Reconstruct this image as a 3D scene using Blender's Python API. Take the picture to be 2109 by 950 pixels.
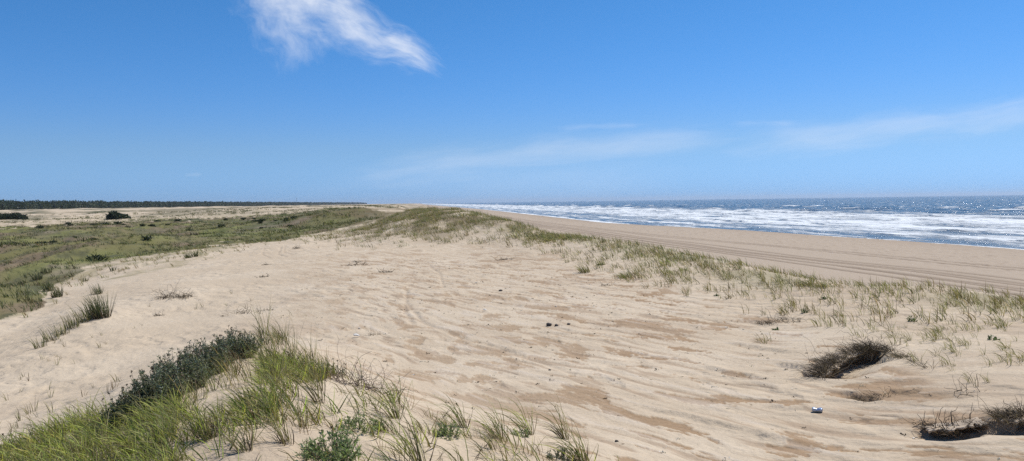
import bpy, math, random
import numpy as np
import time
from mathutils import Matrix, Vector

random.seed(7)
rng = np.random.default_rng(11)
S = bpy.context.scene
T0 = time.time()
for o in list(bpy.data.objects):
    bpy.data.objects.remove(o)
COL = S.collection

# ------------------------------------------------------------------ camera, world, sun, exposure
EYE = 7.0                      # metres above the sea
F, W0, H0 = 1500.0, 2109.0, 950.0
YAW, PITCH, ROLL = math.radians(7.75), math.atan(59 / 1500), math.radians(0.82)
fwd0 = np.array([math.sin(YAW), math.cos(YAW), 0.0])
right0 = np.array([math.cos(YAW), -math.sin(YAW), 0.0])
fwd = fwd0 * math.cos(PITCH) + np.array([0, 0, -math.sin(PITCH)])
up_ = fwd0 * math.sin(PITCH) + np.array([0, 0, math.cos(PITCH)])
upv = up_ * math.cos(ROLL) + right0 * math.sin(ROLL)
rgt = right0 * math.cos(ROLL) - up_ * math.sin(ROLL)
cam_d = bpy.data.cameras.new('camera')
cam_d.sensor_width = 36
cam_d.lens = 36 * F / W0
cam_d.clip_start = 0.05
cam_d.clip_end = 40000
cam = bpy.data.objects.new('camera', cam_d)
COL.objects.link(cam)
M = Matrix.Identity(4)
for i in range(3):
    M[i][0], M[i][1], M[i][2] = rgt[i], upv[i], -fwd[i]
M[2][3] = EYE
cam.matrix_world = M
S.camera = cam

SUN_EL, SUN_REL = math.radians(57), math.radians(48)      # height, and angle to the right of the view
sd = math.cos(SUN_EL) * (math.cos(SUN_REL) * fwd0 + math.sin(SUN_REL) * right0) + np.array([0, 0, math.sin(SUN_EL)])
sun_d = bpy.data.lights.new('sun', 'SUN')
sun_d.energy = 4.0
sun_d.angle = math.radians(0.53)
sun_d.color = (1.0, 0.95, 0.88)
sun = bpy.data.objects.new('sun', sun_d)
COL.objects.link(sun)
sun.rotation_euler = Vector(sd).to_track_quat('Z', 'Y').to_euler()
S.view_settings.view_transform = 'Standard'
S.view_settings.look = 'None'
S.view_settings.gamma = 1
S.view_settings.use_curve_mapping = False
S.view_settings.exposure = 0.22
S.render.engine = 'CYCLES'
S.cycles.use_denoising = False
S.cycles.max_bounces = 6
S.cycles.diffuse_bounces = 3
S.cycles.transparent_max_bounces = 8
S.cycles.volume_bounces = 0
S.cycles.use_adaptive_sampling = True
S.cycles.adaptive_threshold = 0.01


# ---- tiny expression layer over shader nodes
class NT:
    def __init__(self, tree):
        self.t = tree
        self.n = tree.nodes
        self.l = tree.links

    def node(self, kind, **kw):
        nd = self.n.new(kind)
        for k, v in kw.items():
            setattr(nd, k, v)
        return nd

    def link(self, a, b):
        if isinstance(a, Ex):
            a = a.s
        if hasattr(a, 'is_output') or isinstance(a, bpy.types.NodeSocket):
            self.l.new(a, b)
        else:
            b.default_value = a

    def m(self, op, *args, clamp=False):
        nd = self.node('ShaderNodeMath', operation=op, use_clamp=clamp)
        for i, a in enumerate(args):
            self.link(a, nd.inputs[i])
        return Ex(self, nd.outputs[0])

    def smooth(self, x, a, b):
        nd = self.node('ShaderNodeMapRange', interpolation_type='SMOOTHSTEP')
        self.link(x, nd.inputs[0])
        nd.inputs[1].default_value = a
        nd.inputs[2].default_value = b
        return Ex(self, nd.outputs[0])

    def combine(self, x, y, z=0.0):
        nd = self.node('ShaderNodeCombineXYZ')
        for i, a in enumerate((x, y, z)):
            self.link(a, nd.inputs[i])
        return nd.outputs[0]

    def noise(self, vec, scale=1.0, detail=4, rough=0.5, dist=0.0):
        nd = self.node('ShaderNodeTexNoise')
        self.link(vec, nd.inputs['Vector'])
        nd.inputs['Scale'].default_value = scale
        nd.inputs['Detail'].default_value = detail
        nd.inputs['Roughness'].default_value = rough
        nd.inputs['Distortion'].default_value = dist
        return Ex(self, nd.outputs[0])

    def mix(self, f, a, b, mode='MIX'):
        nd = self.node('ShaderNodeMix', data_type='RGBA', blend_type=mode)
        self.link(f, nd.inputs[0])
        for v, i in ((a, 6), (b, 7)):
            if isinstance(v, tuple):
                nd.inputs[i].default_value = v + (1,) if len(v) == 3 else v
            else:
                self.link(v, nd.inputs[i])
        return nd.outputs[2]


class Ex:
    def __init__(self, nt, s):
        self.nt, self.s = nt, s

    def __add__(self, o): return self.nt.m('ADD', self, o)
    def __radd__(self, o): return self.nt.m('ADD', o, self)
    def __sub__(self, o): return self.nt.m('SUBTRACT', self, o)
    def __rsub__(self, o): return self.nt.m('SUBTRACT', o, self)
    def __mul__(self, o): return self.nt.m('MULTIPLY', self, o)
    def __rmul__(self, o): return self.nt.m('MULTIPLY', o, self)
    def __truediv__(self, o): return self.nt.m('DIVIDE', self, o)


world = bpy.data.worlds.new('World')
S.world = world
world.use_nodes = True
wt = NT(world.node_tree)
wt.n.clear()
sky = wt.node('ShaderNodeTexSky', sky_type='NISHITA')
sky.sun_disc = False
sky.sun_elevation = SUN_EL
sky.sun_rotation = math.atan2(sd[0], sd[1])
sky.air_density = 1.0
sky.dust_density = 0.35
sky.ozone_density = 1.3
tc = wt.node('ShaderNodeTexCoord')


def dot_dir(v):
    nd = wt.node('ShaderNodeVectorMath', operation='DOT_PRODUCT')
    wt.link(tc.outputs['Generated'], nd.inputs[0])
    nd.inputs[1].default_value = tuple(v)
    return Ex(wt, nd.outputs['Value'])


# the cloud deck lives in directions fixed to the world: u to the right of north-by-coast, v up
df = dot_dir(fwd0)
cu = dot_dir(right0) / wt.m('MAXIMUM', df, 0.05)
cv = Ex(wt, wt.node('ShaderNodeSeparateXYZ').outputs[2])
wt.link(tc.outputs['Generated'], cv.s.node.inputs[0])
cv = cv / wt.m('MAXIMUM', df, 0.05)
front = wt.smooth(df, 0.05, 0.3)


def uv_of(px, py):                       # direction coordinates of a point of the sky
    d = fwd * F + rgt * (px - W0 / 2) + upv * (H0 / 2 - py)
    return (d @ right0) / (d @ fwd0), d[2] / (d @ fwd0)


def streak(p0, p1, width, n_along, n_across, lo, hi, seed, taper=0.15, skew=0.0, w1=None, wave=1.2):
    (u0, v0), (u1, v1) = uv_of(*p0), uv_of(*p1)
    L = math.hypot(u1 - u0, v1 - v0)
    ax, ay = (u1 - u0) / L, (v1 - v0) / L
    du, dv = cu - u0, cv - v0
    s = (du * ax + dv * ay) / L
    t = (du * (-ay) + dv * ax) / (width / F)
    wob = wt.noise(wt.combine(s * 3.0 + seed, t * 0.3, seed), 1.0, 3, 0.55)
    t = t + (wob - 0.5) * wave
    if w1:
        t = t / (1.0 + s * (w1 / width - 1.0))
    env = wt.m('POWER', 2.718, t * t * -1.0)
    env = env * wt.smooth(s, -taper, taper) * wt.smooth(s, 1.0 + taper * 0.25, 1.0 - taper)
    nn = wt.noise(wt.combine(s * n_along + seed, t * n_across - s * skew, seed), 1.0, 9, 0.62, 0.25)
    return wt.smooth(env * 0.62 + nn - 0.5 + env * nn * 0.35, lo, hi) * wt.smooth(env, 0.02, 0.35)


c1 = streak((480, -95), (945, 162), 100, 6.0, 1.8, 0.20, 1.42, 3.7, 0.20, 1.4, w1=24, wave=0.6)
c2 = streak((520, -60), (655, 150), 80, 5.0, 2.6, 0.22, 1.3, 9.1, 0.3, wave=0.6) * 0.45
c3 = streak((1150, 262), (1350, 256), 9, 3.0, 1.0, 0.2, 1.5, 5.3, 0.3) * 0.20
c4 = streak((1500, 256), (1660, 254), 9, 3.0, 1.0, 0.2, 1.5, 1.3, 0.3) * 0.20
c5 = streak((780, 350), (1560, 268), 34, 4.0, 1.2, 0.15, 1.1, 7.3, 0.3) * 0.24
c6 = streak((1550, 300), (2250, 215), 38, 4.0, 1.2, 0.1, 1.1, 2.9, 0.25) * 0.26
c7 = streak((380, 362), (420, 358), 5, 2.0, 1.0, 0.2, 1.0, 2.2, 0.3) * 0.1
c8 = streak((700, 395), (1500, 350), 60, 3.0, 1.0, 0.1, 1.3, 12.9, 0.4) * 0.12
inv = 1.0 - c1 * 0.93
for c in (c2, c3, c4, c5, c6, c7, c8):
    inv = inv * (1.0 - c)
cm = (1.0 - inv) * front
bw = wt.node('ShaderNodeRGBToBW')
wt.link(sky.outputs[0], bw.inputs[0])
lum = Ex(wt, bw.outputs[0])
sep0 = wt.node('ShaderNodeSeparateColor')
wt.link(sky.outputs[0], sep0.inputs[0])
white = wt.smooth(Ex(wt, sep0.outputs[0]) / Ex(wt, sep0.outputs[2]), 0.22, 0.85)      # how washed out the air is here
tint = wt.mix(white, (0.09, 0.69, 2.02), (0.33, 0.70, 1.24))
lumc = wt.combine(lum, lum, lum)
skyc = wt.mix(0.92, sky.outputs[0], wt.mix(1.0, tint, lumc, 'MULTIPLY'))
cloud_col = wt.mix(cm, skyc, (9.0, 9.4, 10.2))
bg = wt.node('ShaderNodeBackground')
wt.link(cloud_col, bg.inputs[0])
bg.inputs[1].default_value = 0.085
wo = wt.node('ShaderNodeOutputWorld')
wt.link(bg.outputs[0], wo.inputs[0])


# ------------------------------------------------------------------ helpers
def hor(px):
    return 416 - (px - 1054) * 0.0143


def ray(px, py):
    d = fwd * F + rgt * (px - W0 / 2) + upv * (H0 / 2 - py)
    return d / np.linalg.norm(d)


def at_z(px, py, z):
    d = ray(px, py)
    t = (z - EYE) / d[2]
    return d[0] * t, d[1] * t


def at_dist(px, dist):
    a = (px - W0 / 2) / F
    return (fwd0[0] + a * right0[0]) * dist, (fwd0[1] + a * right0[1]) * dist


def to_px(x, y, z):
    dz = z - EYE
    b = x * fwd[0] + y * fwd[1] + dz * fwd[2]
    a = x * rgt[0] + y * rgt[1] + dz * rgt[2]
    c = x * upv[0] + y * upv[1] + dz * upv[2]
    ok = b > 0.2
    bb = np.where(ok, b, 1.0)
    return np.where(ok, W0 / 2 + F * a / bb, -9e3), np.where(ok, H0 / 2 - F * c / bb, 9e3), b


_GT = {}


def _grad(s):
    if s not in _GT:
        a = np.random.default_rng(s + 1000).random(65536).astype(np.float32) * 6.2831853
        _GT[s] = (np.cos(a), np.sin(a))
    return _GT[s]


def pn(x, y, s=0):
    x, y = np.asarray(x, np.float64), np.asarray(y, np.float64)
    x, y = np.broadcast_arrays(x, y)
    gc, gs = _grad(s)
    ix, iy = np.floor(x).astype(np.int32), np.floor(y).astype(np.int32)
    fx, fy = (x - ix).astype(np.float32), (y - iy).astype(np.float32)
    x0, x1, y0, y1 = ix & 255, (ix + 1) & 255, (iy & 255) << 8, ((iy + 1) & 255) << 8
    r = []
    for dx, xx in ((0, x0), (1, x1)):
        for dy, yy in ((0, y0), (1, y1)):
            k = xx + yy
            r.append(gc[k] * (fx - dx) + gs[k] * (fy - dy))
    ux = fx * fx * fx * (fx * (fx * 6 - 15) + 10)
    uy = fy * fy * fy * (fy * (fy * 6 - 15) + 10)
    return 1.4 * ((r[0] * (1 - uy) + r[1] * uy) * (1 - ux) + (r[2] * (1 - uy) + r[3] * uy) * ux)


def fbm(x, y, o=4, s=0, g=0.5):
    v, a, t = 0, 1.0, 0
    for i in range(o):
        v = v + a * pn(x, y, s + i * 17)
        t += a
        a *= g
        x, y = x * 2.03 + 5.1, y * 2.03 - 3.7
    return v / t


def ss(a, b, x):
    t = np.clip((x - a) / (b - a), 0, 1)
    return t * t * (3 - 2 * t)


def inpoly(px, py, poly):
    r = np.zeros(np.shape(px), bool)
    n = len(poly)
    for i in range(n):
        x0, y0 = poly[i]
        x1, y1 = poly[(i + 1) % n]
        if y0 == y1:
            continue
        c = ((y0 > py) != (y1 > py)) & (px < (x1 - x0) * (py - y0) / (y1 - y0) + x0)
        r ^= c
    return r


def dist_line(x, y, P):
    d = np.full(np.shape(x), 1e9)
    for (x0, y0), (x1, y1) in zip(P[:-1], P[1:]):
        vx, vy = x1 - x0, y1 - y0
        t = np.clip(((x - x0) * vx + (y - y0) * vy) / (vx * vx + vy * vy + 1e-9), 0, 1)
        d = np.minimum(d, np.hypot(x - x0 - t * vx, y - y0 - t * vy))
    return d


# ------------------------------------------------------------------ the lie of the land
CP = []          # (x, y, z)
for px, py, z in [
    # mound the camera stands on, and its crest
    (0, 930, 5.30), (120, 900, 5.38), (230, 850, 5.42), (330, 790, 5.50), (400, 745, 5.56), (500, 690, 5.62), (560, 692, 5.60),
    (650, 745, 5.55), (770, 805, 5.50), (900, 860, 5.45), (1000, 895, 5.42), (1120, 930, 5.38), (1250, 960, 5.32),
    (250, 940, 5.55), (400, 870, 5.72), (500, 800, 5.74), (600, 860, 5.72), (750, 900, 5.60), (500, 1000, 5.70), (800, 1000, 5.55),
    (1000, 1000, 5.44), (1300, 1050, 5.30), (100, 1050, 5.5), (1700, 1050, 5.22), (2200, 1050, 5.3),
    # hollow and sand behind the crest
    (0, 860, 4.72), (100, 820, 4.66), (230, 775, 4.66), (330, 720, 4.70), (430, 660, 4.76), (560, 650, 4.86), (680, 700, 4.88),
    (800, 760, 4.93), (930, 820, 5.0), (1050, 850, 5.04), (0, 780, 4.55), (150, 700, 4.62), (70, 730, 4.62),
    (190, 655, 4.70), (215, 640, 4.74), (300, 640, 4.66), (250, 600, 4.55), (360, 605, 4.85), (400, 625, 4.72),
    # plateau
    (1100, 560, 5.0), (1100, 620, 4.97), (1100, 700, 4.95), (1150, 800, 5.0), (1200, 900, 5.1), (1400, 900, 5.08), (1400, 780, 5.0),
    (700, 560, 5.0), (700, 610, 4.93), (700, 520, 5.0), (1000, 505, 5.06), (850, 540, 5.02), (900, 650, 4.93), (500, 560, 4.85),
    (550, 610, 4.82), (400, 560, 4.72), (850, 600, 4.96), (1300, 650, 4.98), (600, 520, 4.92), (500, 522, 4.80),
    # right hand slope and crest of the foredune
    (2109, 640, 5.40), (2040, 625, 5.38), (1960, 605, 5.35), (1860, 592, 5.36), (1740, 594, 5.28), (1650, 585, 5.27), (1560, 572, 5.24),
    (1430, 540, 5.30), (1300, 510, 5.40), (1200, 493, 5.52), (1130, 490, 5.42), (1040, 458, 5.92), (1000, 443, 6.20),
    (950, 433, 6.44), (1900, 700, 5.26), (1700, 640, 5.14), (1500, 600, 5.08), (1300, 560, 5.08), (2100, 800, 5.38),
    (2109, 920, 5.34), (1800, 850, 5.14), (1600, 700, 5.02), (1500, 850, 5.05), (1700, 930, 5.12), (2000, 720, 5.34), (1900, 800, 5.22),
    (1200, 530, 5.12), (1750, 690, 5.22),
    # the dune hill at the end of the plateau
    (850, 485, 5.30), (950, 475, 5.55), (1050, 492, 5.32), (900, 455, 5.92), (872, 424, 6.68), (920, 429, 6.50), (832, 438, 6.20),
    (800, 453, 5.78), (750, 470, 5.22), (700, 487, 5.02), (750, 500, 5.0), (640, 492, 4.92),
    # slope down to the green plain
    (0, 700, 4.20), (0, 660, 3.70), (100, 620, 4.25), (50, 600, 3.55), (150, 560, 4.15), (150, 540, 3.35), (330, 522, 4.50),
    (330, 505, 3.25), (480, 508, 4.72), (480, 490, 3.25), (600, 497, 4.85), (600, 472, 3.9), (200, 590, 4.45), (-200, 760, 4.2),
    # plain
    (0, 600, 3.0), (0, 560, 2.8), (0, 500, 2.8), (0, 465, 3.0), (0, 452, 3.2), (0, 442, 4.2), (350, 500, 2.9), (350, 465, 3.0),
    (350, 450, 3.5), (350, 440, 4.5), (180, 520, 2.8), (180, 480, 2.9), (600, 455, 3.4), (600, 446, 4.0), (600, 436, 5.0),
    (-250, 560, 2.8), (-250, 480, 3.0), (500, 470, 3.1), (500, 450, 3.5), (242, 452, 3.1),
    # green ridge and saddle
    (650, 441, 5.4), (700, 433, 6.1), (740, 430, 6.32), (700, 460, 5.0), (650, 470, 4.5), (790, 452, 4.9), (770, 441, 5.6),
]:
    x, y = at_z(px, py, z)
    CP.append((x, y, z))
for px, d, z in [
    (870, 84, 4.7), (810, 75, 4.8), (950, 72, 4.9), (1000, 60, 4.8), (1100, 50, 4.6), (830, 75, 5.0), (800, 150, 4.6), (740, 170, 4.6), (700, 210, 4.2),
    (650, 200, 4.2), (800, 375, 6.3), (760, 300, 6.1), (700, 500, 5.2), (835, 300, 4.6), (840, 200, 4.0), (600, 420, 5.2),
    (0, 620, 5.0), (300, 600, 5.0), (-400, 500, 4.8), (500, 700, 5.0), (780, 900, 5.0), (820, 2000, 4.5), (-500, 60, 3.0), (-500, 1500, 4.5),
    (300, 1500, 4.5), (700, 3000, 4.5), (1400, 60, 4.8), (2000, 40, 4.8), (2600, 12, 5.3), (2600, 6, 5.3), (-600, 6, 5.2), (-600, 12, 4.8),
    (1054, 2.2, 5.42), (300, 2.2, 5.5), (1900, 2.4, 5.35), (1054, 0.8, 5.4),
]:
    x, y = at_dist(px, d)
    CP.append((x, y, z))
for ang, d, z in [(110, 3, 5.4), (-110, 3, 5.4), (180, 3, 5.5), (120, 12, 5.2), (-120, 12, 4.6), (180, 12, 5.2), (-110, 60, 3.0), (180, 60, 4.8),
                  (-140, 200, 3.5), (180, 400, 4.5), (-90, 400, 4), (-150, 2000, 4.5), (-75, 30, 3.4), (75, 6, 5.3)]:
    a = math.radians(ang)
    CP.append((d * math.sin(a), d * math.cos(a), z))
CP = np.array(CP)


def uvc(x, y):
    d = np.hypot(x, y) + 0.3
    az = np.arctan2(x, y) - YAW
    az = (az + np.pi) % (2 * np.pi) - np.pi
    return az * 3.0, np.log(d) * 1.6


cu_, cv_ = uvc(CP[:, 0], CP[:, 1])
C2 = 0.07 ** 2
K = np.sqrt((cu_[:, None] - cu_) ** 2 + (cv_[:, None] - cv_) ** 2 + C2)
K[np.diag_indices(len(K))] -= 0.012          # slight smoothing
w_rbf = np.linalg.solve(K, CP[:, 2] - 4.8)


def rbf(x, y):
    u, v = uvc(x, y)
    out = np.empty(u.shape)
    uf, vf, of = u.ravel(), v.ravel(), out.ravel()
    for i in range(0, len(uf), 60000):
        j = slice(i, i + 60000)
        of[j] = np.sqrt((uf[j, None] - cu_) ** 2 + (vf[j, None] - cv_) ** 2 + C2) @ w_rbf
    return of.reshape(u.shape) + 4.8


ridge_pts = [(2109, 640, 5.40), (2040, 625, 5.38), (1960, 605, 5.35), (1860, 592, 5.36), (1740, 594, 5.28), (1650, 585, 5.27), (1560, 572, 5.24),
             (1430, 540, 5.30), (1300, 510, 5.40), (1200, 493, 5.52), (1130, 490, 5.42), (1040, 458, 5.92), (1000, 443, 6.20), (950, 433, 6.44)]
rp = [at_z(*p) for p in ridge_pts]
RY = np.array([-3000, -50, 0, 4] + [p[1] for p in rp] + [62, 90, 150, 300, 500, 750, 1500, 12000])
RX = np.array([8, 9, 10.5, 10.4] + [p[0] for p in rp] + [1.5, 1, -1, -8, -14, -9, -5, 0])
o_ = np.argsort(RY)
RY, RX = RY[o_], RX[o_]
WY = np.array([-500, 0, 40, 80, 122, 160, 194, 260, 377, 520, 690, 1200, 2000, 14000])
WX = np.array([76, 76, 76, 74.6, 72, 65, 60, 61, 63, 66, 68, 66, 66, 60])

# tyre ruts along the beach: x of the rut as a function of y
TRK = []
for base, offs in (([(-40, 47.5), (30, 44.8), (47, 43.7), (60, 42.2), (80, 39.9), (106, 35.8), (200, 33), (900, 30)], (0, 1.6)),
                   ([(-40, 36.2), (20, 35.2), (37, 34.6), (48, 34), (63, 31.6), (98, 29.6), (200, 27), (900, 22)], (0, 1.5, 2.3, 3.9)),
                   ([(-40, 30), (20, 32.0), (37, 32.1), (48, 31.6), (63, 30.2), (98, 27.9), (200, 25), (900, 20)], (0, 1.6))):
    by = np.array([b[0] for b in base], float)
    bx = np.array([b[1] for b in base], float)
    for of in offs:
        TRK.append((by, bx + of))

# streak frame: loose sand is combed along this direction (wind blows towards the far left)
SA = right0 * 0.55 - fwd0 * 0.83
SA = SA / np.linalg.norm(SA)
SB = np.array([-SA[1], SA[0], 0])
def pline(pts, z=4.98):
    return [at_z(a, b, z) for a, b in pts]


TYRE = [pline([(548, 506), (540, 518), (556, 531), (600, 535), (690, 532), (790, 530)], 4.92),
        pline([(580, 508), (572, 520), (590, 530), (640, 532), (720, 530)], 4.92),
        pline([(588, 506), (584, 516), (606, 526), (660, 529), (800, 527)], 4.92),
        pline([(836, 622), (870, 660), (960, 694), (1021, 711), (1110, 745), (1180, 775)], 4.94),
        pline([(880, 545), (905, 565), (914, 590)], 4.98), pline([(838, 600), (834, 640), (850, 662)], 4.95)]


# wind-cut hollows with an overhanging crust: (line walked left to right, depth, reach)
CAVES = [(pline([(1690, 780), (1710, 770), (1742, 752), (1790, 741), (1835, 745)], 5.1), 0.15, 0.40),
         (pline([(1895, 878), (1922, 893), (1962, 903), (2000, 899), (2038, 905)], 5.2), 0.075, 0.26),
         (pline([(2056, 868), (2084, 880), (2120, 880), (2160, 876)], 5.3), 0.11, 0.30),
         (pline([(1588, 749), (1640, 762), (1684, 771)], 5.05), 0.05, 0.10),
         (pline([(1728, 812), (1765, 823), (1812, 838)], 5.1), 0.045, 0.09),
         (pline([(1818, 808), (1860, 816), (1898, 822)], 5.15), 0.045, 0.09)]
SCARPS = [(pline([(1440, 752), (1500, 770), (1580, 790)], 5.0), 0.022, 0.2),
          (pline([(1480, 700), (1560, 718), (1650, 745)], 5.0), 0.022, 0.2),
          (pline([(1560, 838), (1640, 850), (1675, 853)], 5.05), 0.018, 0.2),
          (pline([(1300, 830), (1420, 860), (1560, 900), (1700, 945)], 5.05), 0.022, 0.25)]


def side_dist(x, y, P):
    """signed distance to a line (positive on its left, walking along it) and the way along it, 0 to 1"""
    best = np.full(x.shape, 1e9)
    sg = np.zeros(x.shape)
    al = np.zeros(x.shape)
    n = len(P) - 1
    for i in range(n):
        (x0, y0), (x1, y1) = P[i], P[i + 1]
        vx, vy = x1 - x0, y1 - y0
        t = np.clip(((x - x0) * vx + (y - y0) * vy) / (vx * vx + vy * vy), 0, 1)
        dd = np.hypot(x - x0 - t * vx, y - y0 - t * vy)
        k = dd < best
        best = np.where(k, dd, best)
        sg = np.where(k, np.sign(vx * (y - y0) - vy * (x - x0)), sg)
        al = np.where(k, (i + t) / n, al)
    return best * sg, al


def terrain(x, y, caves=True):
    """height and the surface fields, all fixed to the ground"""
    d = np.hypot(x, y)
    z = rbf(x, y)
    far = ss(150, 420, d)
    # rolling far dunes inland
    inland = ss(-50, -140, x)
    rid = 1 - np.abs(fbm(x / 62 + 3, y / 80, 3, 5)) * 2.2
    z = z + far * inland * (rid * 2.6 - 1.2) * ss(2600, 900, d)
    z = z + far * ss(40, -30, x) * fbm(x / 30, y / 60, 3, 8) * 1.2
    # undulations of the plain
    plain = ss(4.4, 3.4, z)
    z = z + plain * (1 - far) * (0.35 - np.abs(fbm(x / 8, y / 12, 3, 21))) * 1.9
    z = z + plain * ss(250, 120, d) * fbm(x / 26, y / 40, 2, 23) * 1.5
    hill = ss(25, 45, d) * (1 - plain) * (1 - far)
    z = z + hill * fbm(x / 3.2, y / 4.4, 3, 31) * 0.30
    z = z + ss(9, 15, d) * ss(40, 30, d) * fbm(x / 3.1, y / 3.1, 2, 33) * 0.03
    z = z + fbm(x / 1.3, y / 1.3, 2, 35) * 0.022
    # seaward fall of the foredune to the beach
    xr = np.interp(y, RY, RX) + 0.5 * pn(y / 3.3, y * 0 + 2.2, 3) * ss(12, 30, y)
    s = ss(0, 1, (x - xr - 0.3) / (6.5 + d * 0.02))
    xw = np.interp(y, WY, WX) + 1.6 * fbm(y / 26.0, y * 0 + 7.7, 3, 4) + 0.5 * pn(y / 6.0, y * 0 + 1.7, 9)
    q = x - xw
    zb = np.where(q < -12, 1.25 + 0.013 * np.minimum(-q - 12, 60), 1.25 * (1 - ss(-14, 5, q) * 1.25))
    zb = np.where(q > 0, zb - 0.03 * np.minimum(q, 90), zb)
    beach = s
    zb = zb + 0.05 * fbm(x / 6, y / 9, 3, 41) * ss(5, -8, q)
    foot = fbm(x / 0.55, y / 0.55, 2, 43)
    zb = zb + 0.07 * foot * ss(-38, -30, q) * ss(-3, -12, q) + 0.012 * foot * ss(-3, -12, q)
    rut = np.zeros_like(x)
    for by, bx in TRK:
        xt = np.interp(y, by, bx) + 0.25 * np.sin(y / 7.0 + bx[0])
        rut = np.maximum(rut, np.exp(-((x - xt) / 0.30) ** 2))
    zb = zb - 0.09 * rut + 0.0
    z = z * (1 - s) + zb * s
    rut = rut * s
    # loose sand lying in combed patches over firm, browner sand
    near = ss(60, 25, d) * (1 - s)
    wx, wy = x + 0.22 * fbm(x / 1.5, y / 1.5, 2, 51), y + 0.22 * fbm(x / 1.5 + 9, y / 1.5, 2, 52)
    sa = wx * SA[0] + wy * SA[1]
    sb = wx * SB[0] + wy * SB[1]
    p1 = fbm(sa / 1.05, sb / 0.40, 5, 61, 0.58)
    p2 = fbm(sa / 1.4, sb / 0.17, 3, 71, 0.5)
    p3 = fbm(sa / 4.5, sb / 2.2, 3, 81)
    firm = ss(0.04, 0.10, p1 * 0.95 + p2 * 0.22 + p3 * 0.40 - 0.07)
    px, py, b = to_px(x, y, z)
    # where the surface is scoured (plateau, right of centre) and where drifted smooth (left, mound)
    scour = ss(480, 820, px) * ss(470, 540, py) * near
    scour = scour * (1 - ss(0, 60, (py - np.interp(px, [400, 560, 770, 1000, 1250, 1400], [640, 660, 790, 880, 950, 1000]))) * ss(1400, 1250, px))
    rb = np.interp(px, [1000, 1200, 1380, 1500, 1700, 1900, 2109], [500, 545, 600, 640, 700, 790, 900])
    scour = scour * (0.15 + 0.85 * ss(-40, 25, py - rb))
    firm = firm * scour
    streaks = p2 * scour
    z = z + near * (-0.012 * firm + 0.013 * p2 * (0.25 + 0.75 * scour) + 0.020 * p1)
    # wind tails and scarps on the right
    for P, hgt, back in SCARPS:
        bx = np.array(P)
        k = (x > bx[:, 0].min() - 2) & (x < bx[:, 0].max() + 2) & (y > bx[:, 1].min() - 2) & (y < bx[:, 1].max() + 2)
        if k.any():
            sdd, al = side_dist(x[k] + 0.05 * fbm(x[k] / 0.35, y[k] / 0.35, 2, 91), y[k] + 0.05 * fbm(x[k] / 0.35, y[k] / 0.35, 2, 93), P)
            env = ss(0, 0.25, al) * ss(1, 0.75, al)
            z[k] = z[k] + hgt * env * (ss(-0.05, 0.05, sdd) * ss(back, 0.05, sdd) - 0.55 * ss(-back * 0.7, -0.03, sdd) * ss(0.05, -0.04, sdd))
    for P, dp_, rc in (CAVES if caves else []):
        bx = np.array(P)
        k = (x > bx[:, 0].min() - 1.5) & (x < bx[:, 0].max() + 1.5) & (y > bx[:, 1].min() - 1.5) & (y < bx[:, 1].max() + 1.5)
        if k.any():
            sdd, al = side_dist(x[k], y[k], P)
            env = ss(0, 0.2, al) * ss(1, 0.8, al)
            z[k] = z[k] - dp_ * env * ss(-1.3 * rc, -0.02, sdd) * ss(rc * 0.72, rc * 0.45, sdd)
    tyre = np.zeros_like(x)
    nm = (d < 60) & (b > 0)
    for P in TYRE:
        dd = dist_line(x[nm], y[nm], P)
        tyre[nm] = np.maximum(tyre[nm], np.exp(-(dd / 0.05) ** 2))
    z = z - 0.02 * tyre
    return z, dict(s=s, q=q, rut=rut, firm=firm, tyre=tyre, px=px, py=py, plain=plain, far=far, d=d, p2=p2, p1=p1, p3=p3, scour=scour)


def radii(r0, r1, f0, p, cap, ref=5.0, lowcap=0.01):
    r, out = r0, []
    while r < r1:
        out.append(r)
        fr = f0 * (r / ref) ** p if r > 3 else lowcap
        r *= 1 + min(max(fr, f0 * 0.8), cap(r))
    return np.array(out + [r1])


R = radii(0.5, 12500, 0.0036, 0.72, lambda r: 0.0075 if r < 110 else 0.014, lowcap=0.03)
AZ = np.concatenate([np.linspace(-180, -48, 45)[:-1], np.linspace(-48, -38, 60)[:-1], np.linspace(-38, 38, 1000), np.linspace(38, 48, 60)[1:], np.linspace(48, 180, 45)[1:]])
AZ = np.radians(AZ)
RR, AA = np.meshgrid(R, AZ + YAW, indexing='ij')
GX, GY = RR * np.sin(AA), RR * np.cos(AA)
GZ, A = terrain(GX, GY)
print('terrain grid', GX.shape, time.time() - T0)


def ground(x, y):
    """height of the built sheet (bilinear in its own grid)"""
    x, y = np.asarray(x, float), np.asarray(y, float)
    d = np.hypot(x, y)
    az = (np.arctan2(x, y) - YAW + np.pi) % (2 * np.pi) - np.pi
    i = np.clip(np.searchsorted(R, d) - 1, 0, len(R) - 2)
    j = np.clip(np.searchsorted(AZ, az) - 1, 0, len(AZ) - 2)
    fi = np.clip((d - R[i]) / (R[i + 1] - R[i]), 0, 1)
    fj = np.clip((az - AZ[j]) / (AZ[j + 1] - AZ[j]), 0, 1)
    return (GZ[i, j] * (1 - fi) * (1 - fj) + GZ[i + 1, j] * fi * (1 - fj) + GZ[i, j + 1] * (1 - fi) * fj + GZ[i + 1, j + 1] * fi * fj)


def hit(px, py):
    """first point of the ground seen along a line of sight"""
    d = ray(px, py)
    t = np.geomspace(1.0, 9000, 2600)
    x, y, z = d[0] * t, d[1] * t, EYE + d[2] * t
    g = ground(x, y)
    k = np.argmax(z < g)
    if z[k] >= g[k]:
        k = len(t) - 1
    k = max(k, 1)
    a0, a1 = z[k - 1] - g[k - 1], z[k] - g[k]
    f = a0 / (a0 - a1 + 1e-9)
    tt = t[k - 1] + f * (t[k] - t[k - 1])
    return d[0] * tt, d[1] * tt, float(ground(d[0] * tt, d[1] * tt))


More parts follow.
